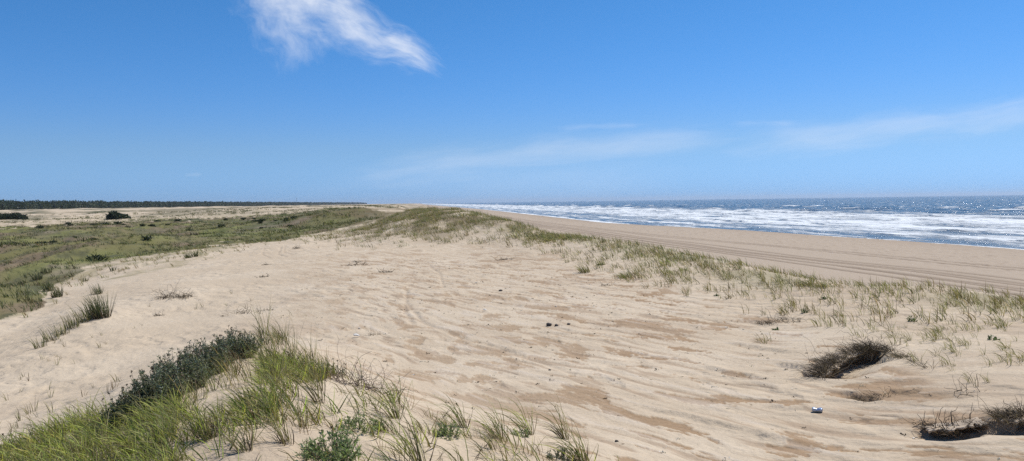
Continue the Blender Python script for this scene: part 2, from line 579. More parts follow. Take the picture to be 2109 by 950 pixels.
# ------------------------------------------------------------------ meshes and materials
def mesh_np(name, V, faces, mats, col=None, smooth=True, parent=None, mi=None):
    """V (n,3); faces (m,k) int array or list of such arrays"""
    if not isinstance(faces, (list, tuple)):
        faces = [faces]
    me = bpy.data.meshes.new(name)
    loops = np.concatenate([f.ravel() for f in faces]).astype(np.int32)
    tot = np.concatenate([np.full(len(f), f.shape[1], np.int32) for f in faces])
    st = np.concatenate([[0], np.cumsum(tot)[:-1]]).astype(np.int32)
    me.vertices.add(len(V))
    me.vertices.foreach_set('co', np.ascontiguousarray(V, np.float32).ravel())
    me.loops.add(len(loops))
    me.loops.foreach_set('vertex_index', loops)
    me.polygons.add(len(tot))
    me.polygons.foreach_set('loop_start', st)
    me.polygons.foreach_set('loop_total', tot)
    me.polygons.foreach_set('use_smooth', np.full(len(tot), smooth, bool))
    if mi is not None:
        me.polygons.foreach_set('material_index', np.asarray(mi, np.int32))
    me.update(calc_edges=True)
    if col is not None:
        at = me.color_attributes.new('tone', 'FLOAT_COLOR', 'POINT')
        c = np.ones((len(V), 4), np.float32)
        c[:, :3] = col
        at.data.foreach_set('color', c.ravel())
    for m in (mats if isinstance(mats, (list, tuple)) else [mats]):
        me.materials.append(m)
    return me


def obj(name, me, parent=None, loc=None):
    o = bpy.data.objects.new(name, me)
    COL.objects.link(o)
    if parent:
        o.parent = parent
    if loc is not None:
        o.location = loc
    return o


def tag(o, label=None, cat=None, group=None, kind=None):
    for k, v in (('label', label), ('category', cat), ('group', group), ('kind', kind)):
        if v:
            o[k] = v
    return o


def material(name):
    m = bpy.data.materials.new(name)
    m.use_nodes = True
    t = NT(m.node_tree)
    t.n.clear()
    out = t.node('ShaderNodeOutputMaterial')
    return m, t, out


def attr(t, name='tone'):
    a = t.node('ShaderNodeAttribute', attribute_name=name)
    return a


def leafy(name, trans=0.35, rough=0.55):
    m, t, out = material(name)
    a = attr(t)
    p = t.node('ShaderNodeBsdfPrincipled')
    t.link(a.outputs['Color'], p.inputs['Base Color'])
    p.inputs['Roughness'].default_value = rough
    p.inputs['Specular IOR Level'].default_value = 0.35
    tr = t.node('ShaderNodeBsdfTranslucent')
    t.link(t.mix(1.0, a.outputs['Color'], (1.15, 1.25, 0.75), 'MULTIPLY'), tr.inputs[0])
    mx = t.node('ShaderNodeMixShader')
    mx.inputs[0].default_value = trans
    t.l.new(p.outputs[0], mx.inputs[1])
    t.l.new(tr.outputs[0], mx.inputs[2])
    t.l.new(mx.outputs[0], out.inputs[0])
    return m


M_BLADE = leafy('grass_blade', 0.45)
M_DRY = leafy('dry_stalk', 0.15, 0.8)
M_LEAF = leafy('shrub_leaf', 0.32, 0.6)


def plain_mat(name, rgb, rough=0.7, noise=0.15, scale=20, metal=0.0, bump=0.0):
    m, t, out = material(name)
    p = t.node('ShaderNodeBsdfPrincipled')
    g = t.node('ShaderNodeNewGeometry')
    n = t.noise(g.outputs['Position'], scale, 4, 0.6)
    c = t.mix(n, tuple(v * (1 - noise) for v in rgb), tuple(min(1, v * (1 + noise)) for v in rgb))
    t.link(c, p.inputs['Base Color'])
    p.inputs['Roughness'].default_value = rough
    p.inputs['Metallic'].default_value = metal
    if bump:
        b = t.node('ShaderNodeBump')
        b.inputs['Strength'].default_value = bump
        b.inputs['Distance'].default_value = 0.01
        t.link(n, b.inputs['Height'])
        t.l.new(b.outputs[0], p.inputs['Normal'])
    t.l.new(p.outputs[0], out.inputs[0])
    return m


# ---- sand
def sand_material():
    m, t, out = material('sand')
    a = attr(t)
    g = t.node('ShaderNodeNewGeometry')
    pos = g.outputs['Position']
    sep = t.node('ShaderNodeSeparateXYZ')
    t.l.new(pos, sep.inputs[0])
    n1 = t.noise(pos, 3.0, 5, 0.6)
    n2 = t.noise(pos, 45.0, 4, 0.75)
    n3 = t.noise(pos, 0.35, 3, 0.5)
    n4 = t.noise(pos, 12.0, 4, 0.6)
    f = 0.73 + n1 * 0.16 + n2 * 0.34 + n3 * 0.06
    fc = t.combine(f, f, f)
    c = t.mix(1.0, a.outputs['Color'], fc, 'MULTIPLY')
    p = t.node('ShaderNodeBsdfPrincipled')
    t.link(c, p.inputs['Base Color'])
    p.inputs['Roughness'].default_value = 0.9
    p.inputs['Specular IOR Level'].default_value = 0.12
    wet = attr(t, 'wet')
    t.link(0.9 - Ex(t, wet.outputs['Fac']) * 0.55, p.inputs['Roughness'])
    # wind ripples a hand wide, finer grain, small lumps
    X = Ex(t, sep.outputs[0])
    Y = Ex(t, sep.outputs[1])
    along = X * float(SB[0]) + Y * float(SB[1])
    acr = X * float(SA[0]) + Y * float(SA[1])
    wv = t.node('ShaderNodeTexWave', wave_type='BANDS', bands_direction='X')
    t.link(t.combine(acr * 1.0, along * 0.6, 0.0), wv.inputs['Vector'])
    wv.inputs['Scale'].default_value = 3.2
    wv.inputs['Distortion'].default_value = 3.5
    wv.inputs['Detail'].default_value = 2
    wv.inputs['Detail Scale'].default_value = 1.2
    rp_ = t.smooth(n3, 0.45, 0.62)
    vo = t.node('ShaderNodeTexVoronoi', feature='SMOOTH_F1')
    wrp = t.noise(pos, 2.2, 3, 0.6)
    t.link(t.combine(acr * 1.6 + wrp * 1.2, along * 2.8 + wrp * 1.4, 0.0), vo.inputs['Vector'])
    vo.inputs['Scale'].default_value = 1.5
    dents = t.smooth(Ex(t, vo.outputs['Distance']), 0.05, 0.75) * t.smooth(n3, 0.62, 0.42)
    st = t.noise(t.combine(acr * 2.0, along * 14.0, 0.0), 1.0, 4, 0.6)
    hgt = Ex(t, wv.outputs['Fac']) * rp_ * 0.010 + st * 0.003 + dents * 0.040 + n1 * 0.026 + n4 * 0.014 + n2 * 0.004
    b = t.node('ShaderNodeBump')
    b.inputs['Strength'].default_value = 0.9
    b.inputs['Distance'].default_value = 1.0
    t.link(hgt, b.inputs['Height'])
    t.l.new(b.outputs[0], p.inputs['Normal'])
    t.l.new(p.outputs[0], out.inputs[0])
    return m


def colmix(c, rgb, f):
    f = np.clip(f, 0, 1)[..., None]
    return c * (1 - f) + np.array(rgb) * f


px, py, d = A['px'], A['py'], A['d']
hp = 416 - (px - 1054) * 0.0143
dep = np.maximum(py - hp, 1)
c = np.ones(GX.shape + (3,)) * np.array([0.505, 0.405, 0.288])
c = colmix(c, (0.575, 0.476, 0.352), ss(-0.2, 0.35, fbm(GX / 2.5, GY / 2.5, 3, 101)) * 0.5)
c = colmix(c, (0.325, 0.220, 0.130), A['firm'] * (0.66 + 0.45 * ss(900, 1500, px)))
c = colmix(c, (0.400, 0.310, 0.220), ss(0.05, 0.4, A['p3']) * ss(30, 10, d) * 0.5)
c = colmix(c, (0.560, 0.480, 0.390), ss(0.1, 0.45, A['p2']) * A['scour'] * 0.45)
c = colmix(c, (0.30, 0.205, 0.13), ss(0.12, 0.34, -A['p2']) * A['scour'] * 0.55)
c = colmix(c, (0.40, 0.31, 0.22), A['tyre'] * 0.35)
# beach
s = A['s']
c = colmix(c, (0.400, 0.318, 0.235), s * 0.95)
c = colmix(c, (0.300, 0.230, 0.165), s * ss(0.1, 0.4, fbm(GX / 0.9, GY / 1.4, 3, 107)) * ss(-40, -30, A['q']) * 0.6)
c = colmix(c, (0.350, 0.270, 0.195), s * ss(-22, -8, A['q']) * (0.5 + 0.5 * ss(-0.3, 0.2, fbm(GX / 5, GY / 25, 3, 103))))
c = colmix(c, (0.200, 0.145, 0.100), A['rut'] * 0.9)
wrk = s * np.exp(-((A['q'] + 11 + 1.5 * fbm(GY / 18, GY * 0, 3, 109)) / 0.5) ** 2) * ss(0.0, 0.2, pn(GX / 0.7, GY / 1.1, 110))
c = colmix(c, (0.12, 0.095, 0.07), wrk * 0.8)
wet = s * ss(-6.5, -1.8, A['q'] + 0.8 * fbm(GX / 4, GY / 9, 3, 105))
c = colmix(c, (0.17, 0.130, 0.095), wet)
wet_full = wet * 0.9
# green ground cover of the plain, ragged edge
jx = px + 60 * fbm(GX / 5, GY / 7, 4, 111) * np.clip(dep / 90, 0.3, 2)
jy = py + (0.16 * dep + 2) * fbm(GX / 4 + 7, GY / 6, 4, 113) * 1.6
P_GREEN = [(-3000, 2500), (-900, 1100), (-250, 770), (0, 662), (60, 628), (115, 590), (200, 548), (330, 522), (480, 504), (600, 492), (690, 478), (740, 462),
           (790, 449), (800, 441), (770, 433), (740, 427), (680, 428), (640, 436), (560, 442), (480, 447), (330, 453), (150, 461), (0, 468), (-900, 480), (-3000, 520)]
P_SOFT = [(-3000, 2500), (-900, 1200), (-250, 800), (0, 685), (60, 645), (120, 612), (190, 580), (330, 545), (480, 520), (520, 505), (620, 497), (700, 486), (760, 468),
          (810, 447), (800, 438), (760, 428), (680, 427), (0, 450), (-3000, 470)]
green = inpoly(jx, jy, P_GREEN) & (s < 0.3)
soft = inpoly(jx, jy, P_SOFT) & (s < 0.3)
mot = fbm(GX / 7, GY / 14, 4, 121)
mot2 = fbm(GX / 1.1, GY / 2.2, 3, 123)
vegc = np.ones(GX.shape + (3,)) * np.array([0.135, 0.126, 0.042])
vegc = colmix(vegc, (0.160, 0.118, 0.070), ss(-0.12, 0.22, mot))
vegc = colmix(vegc, (0.150, 0.165, 0.042), ss(0.02, 0.35, fbm(GX / 11 + 4, GY / 20, 3, 125)) * 0.8)
vegc = colmix(vegc, (0.055, 0.062, 0.028), ss(0.10, 0.35, mot2) * 0.8)
vegc = colmix(vegc, (0.075, 0.082, 0.036), ss(0.05, 0.3, fbm(GX / 16, GY / 34, 4, 127)) * 0.75)
vegc = colmix(vegc, (0.300, 0.240, 0.170), ss(0.28, 0.5, mot + 0.3 * mot2) * 0.5)
gm = green * 0.93
sm = np.where(soft & ~green, ss(-0.15, 0.35, mot2 + 0.4 * mot) * 0.55, 0)
c = c * (1 - gm[..., None]) + vegc * gm[..., None]
c = colmix(c, (0.230, 0.200, 0.095), sm)
# the crest of the hill and the far foredunes carry sparse cover
hillm = (ss(28, 44, d) * ss(-0.4, 0.25, fbm(GX / 2.2, GY / 3.5, 4, 131)) * ss(4.95, 5.4, GZ) * 0.75 * (1 - s * 0.9) * (px > 640) * (d < 140))
c = colmix(c, (0.155, 0.118, 0.058), hillm * 1.15)
c = colmix(c, (0.160, 0.165, 0.060), np.exp(-((GX - np.interp(GY, RY, RX) - 0.2) / 0.9) ** 2) * (d > 12) * (d < 900) * ss(-0.35, 0.1, pn(GY / 2.2, GX / 2.2, 141)) * 0.38)
farv = A['far'] * ss(30, -10, GX) * (1 - gm) * ss(0.02, 0.25, fbm(GX / 30, GY / 55, 4, 133) + 0.05 + ss(450, 250, -GX + 250) * 0 + 0.12 * ss(-120, -40, GX))
c = colmix(c, (0.170, 0.150, 0.090), farv * 0.8)
c = colmix(c, (0.080, 0.085, 0.045), farv * ss(0.1, 0.35, fbm(GX / 18, GY / 60, 3, 135)) * 0.8)
c = np.clip(c, 0.01, 0.9)

GREEN_MASK = green
nr, na = GX.shape
idx = np.arange(nr * na).reshape(nr, na)
quads = np.stack([idx[:-1, :-1], idx[:-1, 1:], idx[1:, 1:], idx[1:, :-1]], -1).reshape(-1, 4)[:, ::-1]
V = np.stack([GX, GY, GZ], -1).reshape(-1, 3)
V = np.vstack([V, [[0, 0, float(GZ[0].mean())]]])
cent = np.stack([idx[0, :-1], idx[0, 1:], np.full(na - 1, nr * na)], -1)
me = mesh_np('sandy_ground', V, [quads, cent], sand_material(), np.vstack([c.reshape(-1, 3), [[0.45, 0.37, 0.28]]]))
at = me.attributes.new('wet', 'FLOAT', 'POINT')
at.data.foreach_set('value', np.append(wet_full.ravel(), 0).astype(np.float32))
tag(obj('ground', me), kind='structure')


def sand_at(x, y):
    return terrain(np.asarray(x, float), np.asarray(y, float), caves=False)[0]


M_SAND = bpy.data.materials['sand']
for ci, (P, dp_, rc) in enumerate(CAVES[:3]):
    P = np.array(P)
    nu, nv = 120, 14
    seg_ = np.hypot(*np.diff(P, axis=0).T)
    cum = np.append(0, np.cumsum(seg_)) / seg_.sum()
    u = np.linspace(0.03, 0.97, nu)
    cx, cy = np.interp(u, cum, P[:, 0]), np.interp(u, cum, P[:, 1])
    for _ in range(6):                                     # round the corners of the line
        cx[1:-1] = (cx[:-2] + cx[1:-1] + cx[2:]) / 3
        cy[1:-1] = (cy[:-2] + cy[1:-1] + cy[2:]) / 3
    tx, ty = np.gradient(cx), np.gradient(cy)
    tl = np.hypot(tx, ty)
    nx_, ny_ = -ty / tl, tx / tl
    envu = ss(0, 0.16, u) * ss(1, 0.84, u)
    lip = -0.02 + (0.10 * fbm(u * 8, u * 0 + ci, 3, 700) + 0.035 * pn(u * 40, u * 0 + ci, 701)) * min(1, rc / 0.3)
    back = lip + (rc * 0.95) * (0.08 + 0.92 * envu)
    vv = np.linspace(0, 1, nv)
    off = lip[:, None] + (back - lip)[:, None] * vv[None]
    LX, LY = cx[:, None] + nx_[:, None] * off, cy[:, None] + ny_[:, None] * off
    top = sand_at(LX, LY) + 0.004 - 0.05 * ss(0.72, 1.0, vv)[None] - 0.012 * (1 - envu)[:, None] + 0.004 * pn(LX / 0.08, LY / 0.08, 702)
    th = ((0.006 + 0.009 * envu) * (1 + 0.6 * pn(u * 60, u * 0 + ci, 703)))[:, None] * np.ones_like(vv)[None]
    Vt = np.stack([LX, LY, top], -1).reshape(-1, 3)
    Vb = np.stack([LX + nx_[:, None] * 0.01, LY + ny_[:, None] * 0.01, top - th], -1).reshape(-1, 3)
    ii = np.arange(nu * nv).reshape(nu, nv)
    qt = np.stack([ii[:-1, :-1], ii[1:, :-1], ii[1:, 1:], ii[:-1, 1:]], -1).reshape(-1, 4)
    qb = qt[:, ::-1] + nu * nv
    e = ii[:, 0]
    qe = np.stack([e[:-1], e[:-1] + nu * nv, e[1:] + nu * nv, e[1:]], -1)
    me = mesh_np('sand_ledge', np.vstack([Vt, Vb]), np.vstack([qt, qb, qe]), M_SAND, np.tile([0.47, 0.375, 0.275], (2 * nu * nv, 1)))
    tag(obj('ground_ledge', me), kind='structure')


# ------------------------------------------------------------------ sea
def sea_material():
    m, t, out = material('sea_water')
    g = t.node('ShaderNodeNewGeometry')
    pos = g.outputs['Position']
    sep = t.node('ShaderNodeSeparateXYZ')
    t.l.new(pos, sep.inputs[0])
    X, Y = Ex(t, sep.outputs[0]), Ex(t, sep.outputs[1])
    fo = Ex(t, attr(t, 'foam').outputs['Fac'])
    qq = Ex(t, attr(t, 'off').outputs['Fac'])
    # lacy foam pulled out along the shore, plus white flecks further out: whitecaps, and sun glitter painted into the colour
    lace = t.noise(t.combine(X * 0.75, Y * 0.22, 0.0), 1.0, 8, 0.74, 1.0)
    lace2 = t.noise(t.combine(X * 0.14, Y * 0.030, 3.0), 1.0, 4, 0.55, 0.4)
    foam = t.smooth(fo * 0.85 + (lace - 0.5) * 1.5 + (lace2 - 0.5) * 1.3, 0.32, 0.78)
    caps_glints = t.noise(t.combine(X * 0.22, Y * 0.16, 9.0), 1.0, 6, 0.68, 0.5)
    caps_glints = t.smooth(caps_glints, 0.555, 0.62) * t.smooth(qq, 100.0, 220.0) * 0.8
    foam = t.m('MAXIMUM', foam, caps_glints)
    foam = foam * t.smooth(qq, -1.5, 0.3)
    shallow = t.smooth(qq, 60.0, 2.0)
    deep = t.mix(t.noise(t.combine(X * 0.01, Y * 0.004, 0.0), 1.0, 3), (0.012, 0.028, 0.036), (0.021, 0.041, 0.049))
    base = t.mix(shallow * 0.75, deep, (0.085, 0.100, 0.100))
    col = t.mix(foam, base, (0.74, 0.77, 0.78))
    p = t.node('ShaderNodeBsdfPrincipled')
    t.link(col, p.inputs['Base Color'])
    p.inputs['IOR'].default_value = 1.33
    p.inputs['Specular IOR Level'].default_value = 0.36
    t.link(foam * 0.6 + 0.16, p.inputs['Roughness'])
    w1 = t.noise(t.combine(X * 1.1, Y * 0.6, 0.0), 1.0, 5, 0.62, 0.3)
    w2 = t.noise(t.combine(X * 0.28, Y * 0.16, 5.0), 1.0, 5, 0.6)
    b = t.node('ShaderNodeBump')
    b.inputs['Strength'].default_value = 1.0
    b.inputs['Distance'].default_value = 1.0
    t.link(w1 * 0.45 + w2 * 1.8 + foam * 0.10, b.inputs['Height'])
    t.l.new(b.outputs[0], p.inputs['Normal'])
    t.l.new(p.outputs[0], out.inputs[0])
    return m


sr = radii(38, 14000, 0.0075, 0.0, lambda r: 0.0075)
sa_ = np.radians(np.concatenate([np.linspace(-14, 39, 900), np.linspace(39, 175, 90)[1:]]))
RR, AA = np.meshgrid(sr, sa_ + YAW, indexing='ij')
X, Y = RR * np.sin(AA), RR * np.cos(AA)
xw = np.interp(Y, WY, WX) + 1.6 * fbm(Y / 26.0, Y * 0 + 7.7, 3, 4) + 0.5 * pn(Y / 6.0, Y * 0 + 1.7, 9)
Q = X - xw
Z = np.zeros_like(X)
# surf rollers: crest lines nearly parallel to the shore, broken up along their length
foam = np.zeros_like(X)
for q0, amp, wdt, sd_, fw in ((14, 0.22, 2.6, 1, 5), (38, 0.42, 3.6, 2, 12), (58, 0.55, 4.0, 3, 14), (82, 0.70, 5.0, 4, 18), (112, 0.85, 5.5, 5, 16), (148, 0.85, 6.5, 6, 10), (190, 0.9, 8.0, 7, 9), (240, 0.8, 9, 8, 7)):
    wob = 9 * fbm(Y / 55, Y * 0 + sd_ * 3.3, 3, 200 + sd_) + 2.2 * pn(Y / 9, Y * 0 + sd_, 220 + sd_)
    e = Q - q0 - wob
    seg = ss(-0.15, 0.35, fbm(Y / 38, Y * 0 + sd_ * 1.7, 2, 240 + sd_) + (0.12 if q0 < 120 else -0.12))
    prof = np.where(e > 0, np.exp(-(e / (wdt * 1.6)) ** 2), np.exp(-(e / (wdt * 0.55)) ** 2))
    Z += 1.25 * amp * prof * (0.35 + 0.65 * seg)
    Z += amp * 0.25 * prof * seg * fbm(X / 1.3, Y / 1.6, 3, 260 + sd_)
    tail = np.where(e < 0, np.exp(-(-e / (wdt * 0.9))), np.exp(-(e / fw)))       # white face, trailing foam behind
    foam = np.maximum(foam, 1.25 * seg * tail * (1.0 if q0 < 130 else 0.85))
foam = np.maximum(foam, 0.76 * ss(24, 40, Q) * ss(150, 100, Q) + 0.55 * ss(270, 110, Q) * ss(3, 12, Q) * (1 - ss(24, 40, Q) * ss(150, 100, Q)))
foam = np.maximum(foam, 0.66 * ss(2, 6, Q) * ss(34, 20, Q) * ss(-0.35, 0.15, fbm(X / 5, Y / 22, 3, 283)))
foam = np.maximum(foam, ss(5.0, 1.5, Q + 1.2 * fbm(Y / 7, Q / 5, 2, 281)) * 1.0)
off = ss(60, 200, Q)
Z += (0.10 + 0.30 * off) * fbm(X / 14, Y / 30, 4, 290, 0.6) * ss(0, 25, Q) * 1.6
Z += 0.5 * off * np.maximum(0, fbm(X / 22, Y / 60, 3, 295)) * ss(8000, 2000, RR)
Z = Z * ss(0.5, 14, Q) + 0.02
sn, sm_ = X.shape
idx = np.arange(sn * sm_).reshape(sn, sm_)
quads = np.stack([idx[:-1, :-1], idx[:-1, 1:], idx[1:, 1:], idx[1:, :-1]], -1)
keep = (Q[:-1, :-1] > -14) | (Q[1:, 1:] > -14)
quads = quads[keep][:, ::-1]
used = np.unique(quads)
remap = np.full(sn * sm_, -1)
remap[used] = np.arange(len(used))
me = mesh_np('sea', np.stack([X, Y, Z], -1).reshape(-1, 3)[used], remap[quads], sea_material())
for nm_, arr in (('foam', foam), ('off', Q)):
    at = me.attributes.new(nm_, 'FLOAT', 'POINT')
    at.data.foreach_set('value', arr.ravel()[used].astype(np.float32))
tag(obj('sea', me), kind='structure')

# ------------------------------------------------------------------ air
HAZE = True
if HAZE:
    m, t, out = material('haze')
    pv = t.node('ShaderNodeVolumePrincipled')
    pv.inputs['Color'].default_value = (0.80, 0.88, 1.0, 1)
    pv.inputs['Density'].default_value = 0.00006
    pv.inputs['Anisotropy'].default_value = 0.2
    t.l.new(pv.outputs[0], out.inputs['Volume'])
    a0, a1, z0, z1 = -16000.0, 16000.0, -5.5, 60.0
    V = np.array([(x, y, z) for z in (z0, z1) for x, y in ((a0, a0), (a1, a0), (a1, a1), (a0, a1))])
    Fq = np.array([(0, 3, 2, 1), (4, 5, 6, 7), (0, 1, 5, 4), (1, 2, 6, 5), (2, 3, 7, 6), (3, 0, 4, 7)])
    tag(obj('haze', mesh_np('haze', V, Fq, m, smooth=False)), kind='stuff')

print('land and sea', time.time() - T0)
#==VEGETATION==
WIND = -0.85 * right0 + 0.42 * fwd0
WIND = WIND / np.linalg.norm(WIND)
PG, PO = (0.105, 0.125, 0.036), (0.125, 0.115, 0.046)
GREEN, LIME, OLIVE = (0.190, 0.235, 0.050), (0.380, 0.410, 0.085), (0.150, 0.145, 0.055)
STRAW, BROWN, DARK = (0.330, 0.265, 0.140), (0.150, 0.100, 0.058), (0.060, 0.045, 0.030)
MARRAM = (0.235, 0.215, 0.095)


def tuft(n, h, r, seed, pal, width=0.004, seg=5, spread=0.35, lean=0.25, bend=1.0, droop=0.9, base=BROWN, tip=STRAW, hv=0.45, side=0.35):
    """a clump of n curved ribbon blades; returns (V, F, C)"""
    g = np.random.default_rng(seed)
    a = g.random(n) * 2 * np.pi
    rr = r * np.sqrt(g.random(n))
    b0 = np.stack([rr * np.cos(a), rr * np.sin(a), np.full(n, -0.02)], -1)
    L = h * (1 - hv + hv * 1.3 * g.random(n))
    ra = g.random(n) * 2 * np.pi
    rh = np.stack([np.cos(ra), np.sin(ra), np.zeros(n)], -1)
    D0 = np.array([0, 0, 1.0]) + rh * (spread * g.random(n))[:, None] + b0 * [1, 1, 0] / max(r, 1e-3) * spread * 0.5 + WIND * (lean * (0.5 + g.random(n)))[:, None]
    bd = bend * (0.5 + 1.0 * g.random(n))
    bdir = WIND * 0.9 + rh * side * g.random(n)[:, None]
    P = b0.copy()
    side_v = np.cross(D0 + bdir * 0.5, rng_unit(g, n))
    side_v /= np.linalg.norm(side_v, axis=1)[:, None] + 1e-9
    wv = width * (0.6 + 0.8 * g.random(n))
    rows = []
    for k in range(seg + 1):
        t = k / seg
        w = wv * (1 - t ** 1.7) * (0.75 + 0.5 * min(1, t * 4)) + 0.0002
        rows.append(np.stack([P - side_v * w[:, None] * 0.5, P + side_v * w[:, None] * 0.5], 1))
        tm = (k + 0.5) / seg
        D = D0 + bdir * (bd * tm ** 1.4)[:, None] - np.array([0, 0, 1.0]) * (droop * bd * tm ** 2.6)[:, None]
        D /= np.linalg.norm(D, axis=1)[:, None]
        P = P + D * (L / seg)[:, None]
    V = np.stack(rows, 1).reshape(-1, 3)                  # n, seg+1, 2
    i = (np.arange(n) * (seg + 1) * 2)[:, None] + (np.arange(seg) * 2)[None, :]
    F_ = np.stack([i, i + 1, i + 3, i + 2], -1).reshape(-1, 4)
    pi = g.integers(0, len(pal), n)
    pc = np.array(pal)[pi] * (0.75 + 0.5 * g.random(n))[:, None]
    t = np.linspace(0, 1, seg + 1)
    fb = np.clip(1 - t / 0.28, 0, 1)[None, :, None] * 0.8
    ft = np.clip((t - 0.6) / 0.4, 0, 1)[None, :, None] * (0.3 + 0.6 * g.random(n))[:, None, None]
    C = pc[:, None, :] * np.ones((1, seg + 1, 1))
    C = C * (1 - fb) + np.array(base) * fb
    C = C * (1 - ft) + np.array(tip) * ft
    C = np.repeat(C[:, :, None, :], 2, 2).reshape(-1, 3)
    return V, F_, C


def rng_unit(g, n):
    v = g.normal(size=(n, 3))
    return v / np.linalg.norm(v, axis=1)[:, None]


def join(parts):
    V, Fs, C, o = [], [], [], 0
    for v, f, c in parts:
        V.append(v)
        Fs.append(f + o)
        C.append(c)
        o += len(v)
    return np.vstack(V), np.vstack(Fs), np.vstack(C)


def tubes(lines, rad, col, sides=4, taper=0.6):
    """square-ish tubes along polylines; rad number or list; col (r,g,b) or list"""
    V, Fs, C, o = [], [], [], 0
    for li, P in enumerate(lines):
        P = np.asarray(P, float)
        n = len(P)
        T = np.gradient(P, axis=0)
        T /= np.linalg.norm(T, axis=1)[:, None] + 1e-9
        ref = np.array([0.3, 0.2, 1.0]) if abs(T[0][2]) < 0.8 else np.array([1.0, 0.2, 0])
        A_ = np.cross(T, ref)
        A_ /= np.linalg.norm(A_, axis=1)[:, None] + 1e-9
        B_ = np.cross(T, A_)
        r = (rad[li] if hasattr(rad, '__len__') else rad) * (1 - taper * np.linspace(0, 1, n))
        ang = np.arange(sides) * 2 * np.pi / sides
        ring = P[:, None] + r[:, None, None] * (A_[:, None] * np.cos(ang)[None, :, None] + B_[:, None] * np.sin(ang)[None, :, None])
        V.append(ring.reshape(-1, 3))
        i = np.arange(n - 1)[:, None] * sides + np.arange(sides)[None]
        j = np.arange(n - 1)[:, None] * sides + (np.arange(sides)[None] + 1) % sides
        Fs.append(np.stack([i, j, j + sides, i + sides], -1).reshape(-1, 4) + o)
        cc = np.array(col[li] if hasattr(col[0], '__len__') else col)
        C.append(np.tile(cc, (n * sides, 1)))
        o += n * sides
    return np.vstack(V), np.vstack(Fs), np.vstack(C)


def walk(g, p, dirn, n, step, wig, grav=0.0):
    P = [np.array(p, float)]
    d_ = np.array(dirn, float)
    for _ in range(n):
        d_ = d_ + g.normal(size=3) * wig + np.array([0, 0, -grav])
        d_ /= np.linalg.norm(d_)
        P.append(P[-1] + d_ * step)
    return np.array(P)


def leaves(P, Dn, size, g, cols, ratio=0.32, fold=0.25):
    """pointed leaves: 4-vertex diamonds, folded a little. P (n,3) base, Dn (n,3) direction"""
    n = len(P)
    s_ = size * (0.6 + 0.8 * g.random(n))
    sd_ = np.cross(Dn, rng_unit(g, n))
    sd_ /= np.linalg.norm(sd_, axis=1)[:, None] + 1e-9
    nm = np.cross(Dn, sd_)
    a = P
    m1 = P + Dn * (s_ * 0.5)[:, None] + sd_ * (s_ * ratio * 0.5)[:, None] + nm * (s_ * fold * 0.2)[:, None]
    m2 = P + Dn * (s_ * 0.5)[:, None] - sd_ * (s_ * ratio * 0.5)[:, None] + nm * (s_ * fold * 0.2)[:, None]
    b = P + Dn * s_[:, None]
    V = np.stack([a, m1, b, m2], 1).reshape(-1, 3)
    Fq = np.arange(n * 4).reshape(n, 4)
    cc = np.array(cols)[g.integers(0, len(cols), n)] * (0.7 + 0.6 * g.random(n))[:, None]
    return V, Fq, np.repeat(cc, 4, 0)


def shrub_parts(seed, rx, ry, h, stems, per, leaf, cols, upright=0.5, heads=0, stem_col=(0.13, 0.10, 0.07), ratio=0.32):
    """stems, leaves and seed heads of a small bushy plant"""
    g = np.random.default_rng(seed)
    lines, LP, LD, HP = [], [], [], []
    for i in range(stems):
        a = g.random() * 2 * np.pi
        q = math.sqrt(g.random())
        b = np.array([rx * 0.55 * q * math.cos(a), ry * 0.55 * q * math.sin(a), -0.02])
        dirn = np.array([rx * q * math.cos(a) * 0.9 / h, ry * q * math.sin(a) * 0.9 / h, 0.6 + upright]) + g.normal(size=3) * 0.16 + WIND * 0.12
        dirn /= np.linalg.norm(dirn)
        ln = h * (0.95 - 0.40 * q * q) * (0.65 + 0.45 * g.random())
        P = walk(g, b, dirn, 6, ln / 6, 0.10)
        lines.append(P)
        t = 0.22 + 0.78 * g.random(per)
        k = np.minimum((t * 6).astype(int), 5)
        f = t * 6 - k
        pp = P[k] * (1 - f[:, None]) + P[k + 1] * f[:, None]
        dd = (P[k + 1] - P[k])
        dd = dd / (np.linalg.norm(dd, axis=1)[:, None] + 1e-9) * 0.6 + rng_unit(g, per) * 0.75
        dd /= np.linalg.norm(dd, axis=1)[:, None]
        LP.append(pp)
        LD.append(dd)
        if g.random() < heads:
            HP.append((P[-1], P[-1] + (P[-1] - P[-2]) * 0.6 + np.array([0, 0, 0.03])))
    st = tubes(lines, 0.0022, stem_col, 4)
    lv = leaves(np.vstack(LP), np.vstack(LD), leaf, g, cols, ratio)
    hd = None
    if HP:
        hd = []
        for p0, p1 in HP[:16]:
            T = [tubes([[p0, p1]], 0.0011, DARK, 4, 0)]
            for _ in range(4):
                q = p1 + g.normal(size=3) * 0.003
                T.append(leaves(np.tile(q, (5, 1)), rng_unit(g, 5), 0.008, g, [DARK, BROWN], 0.8))
            hd.append(join(T))
    return st, lv, hd


def rotz(V, a, s=1.0):
    ca, sa2 = math.cos(a), math.sin(a)
    return np.stack([(V[:, 0] * ca - V[:, 1] * sa2) * s, (V[:, 0] * sa2 + V[:, 1] * ca) * s, V[:, 2] * s], -1)


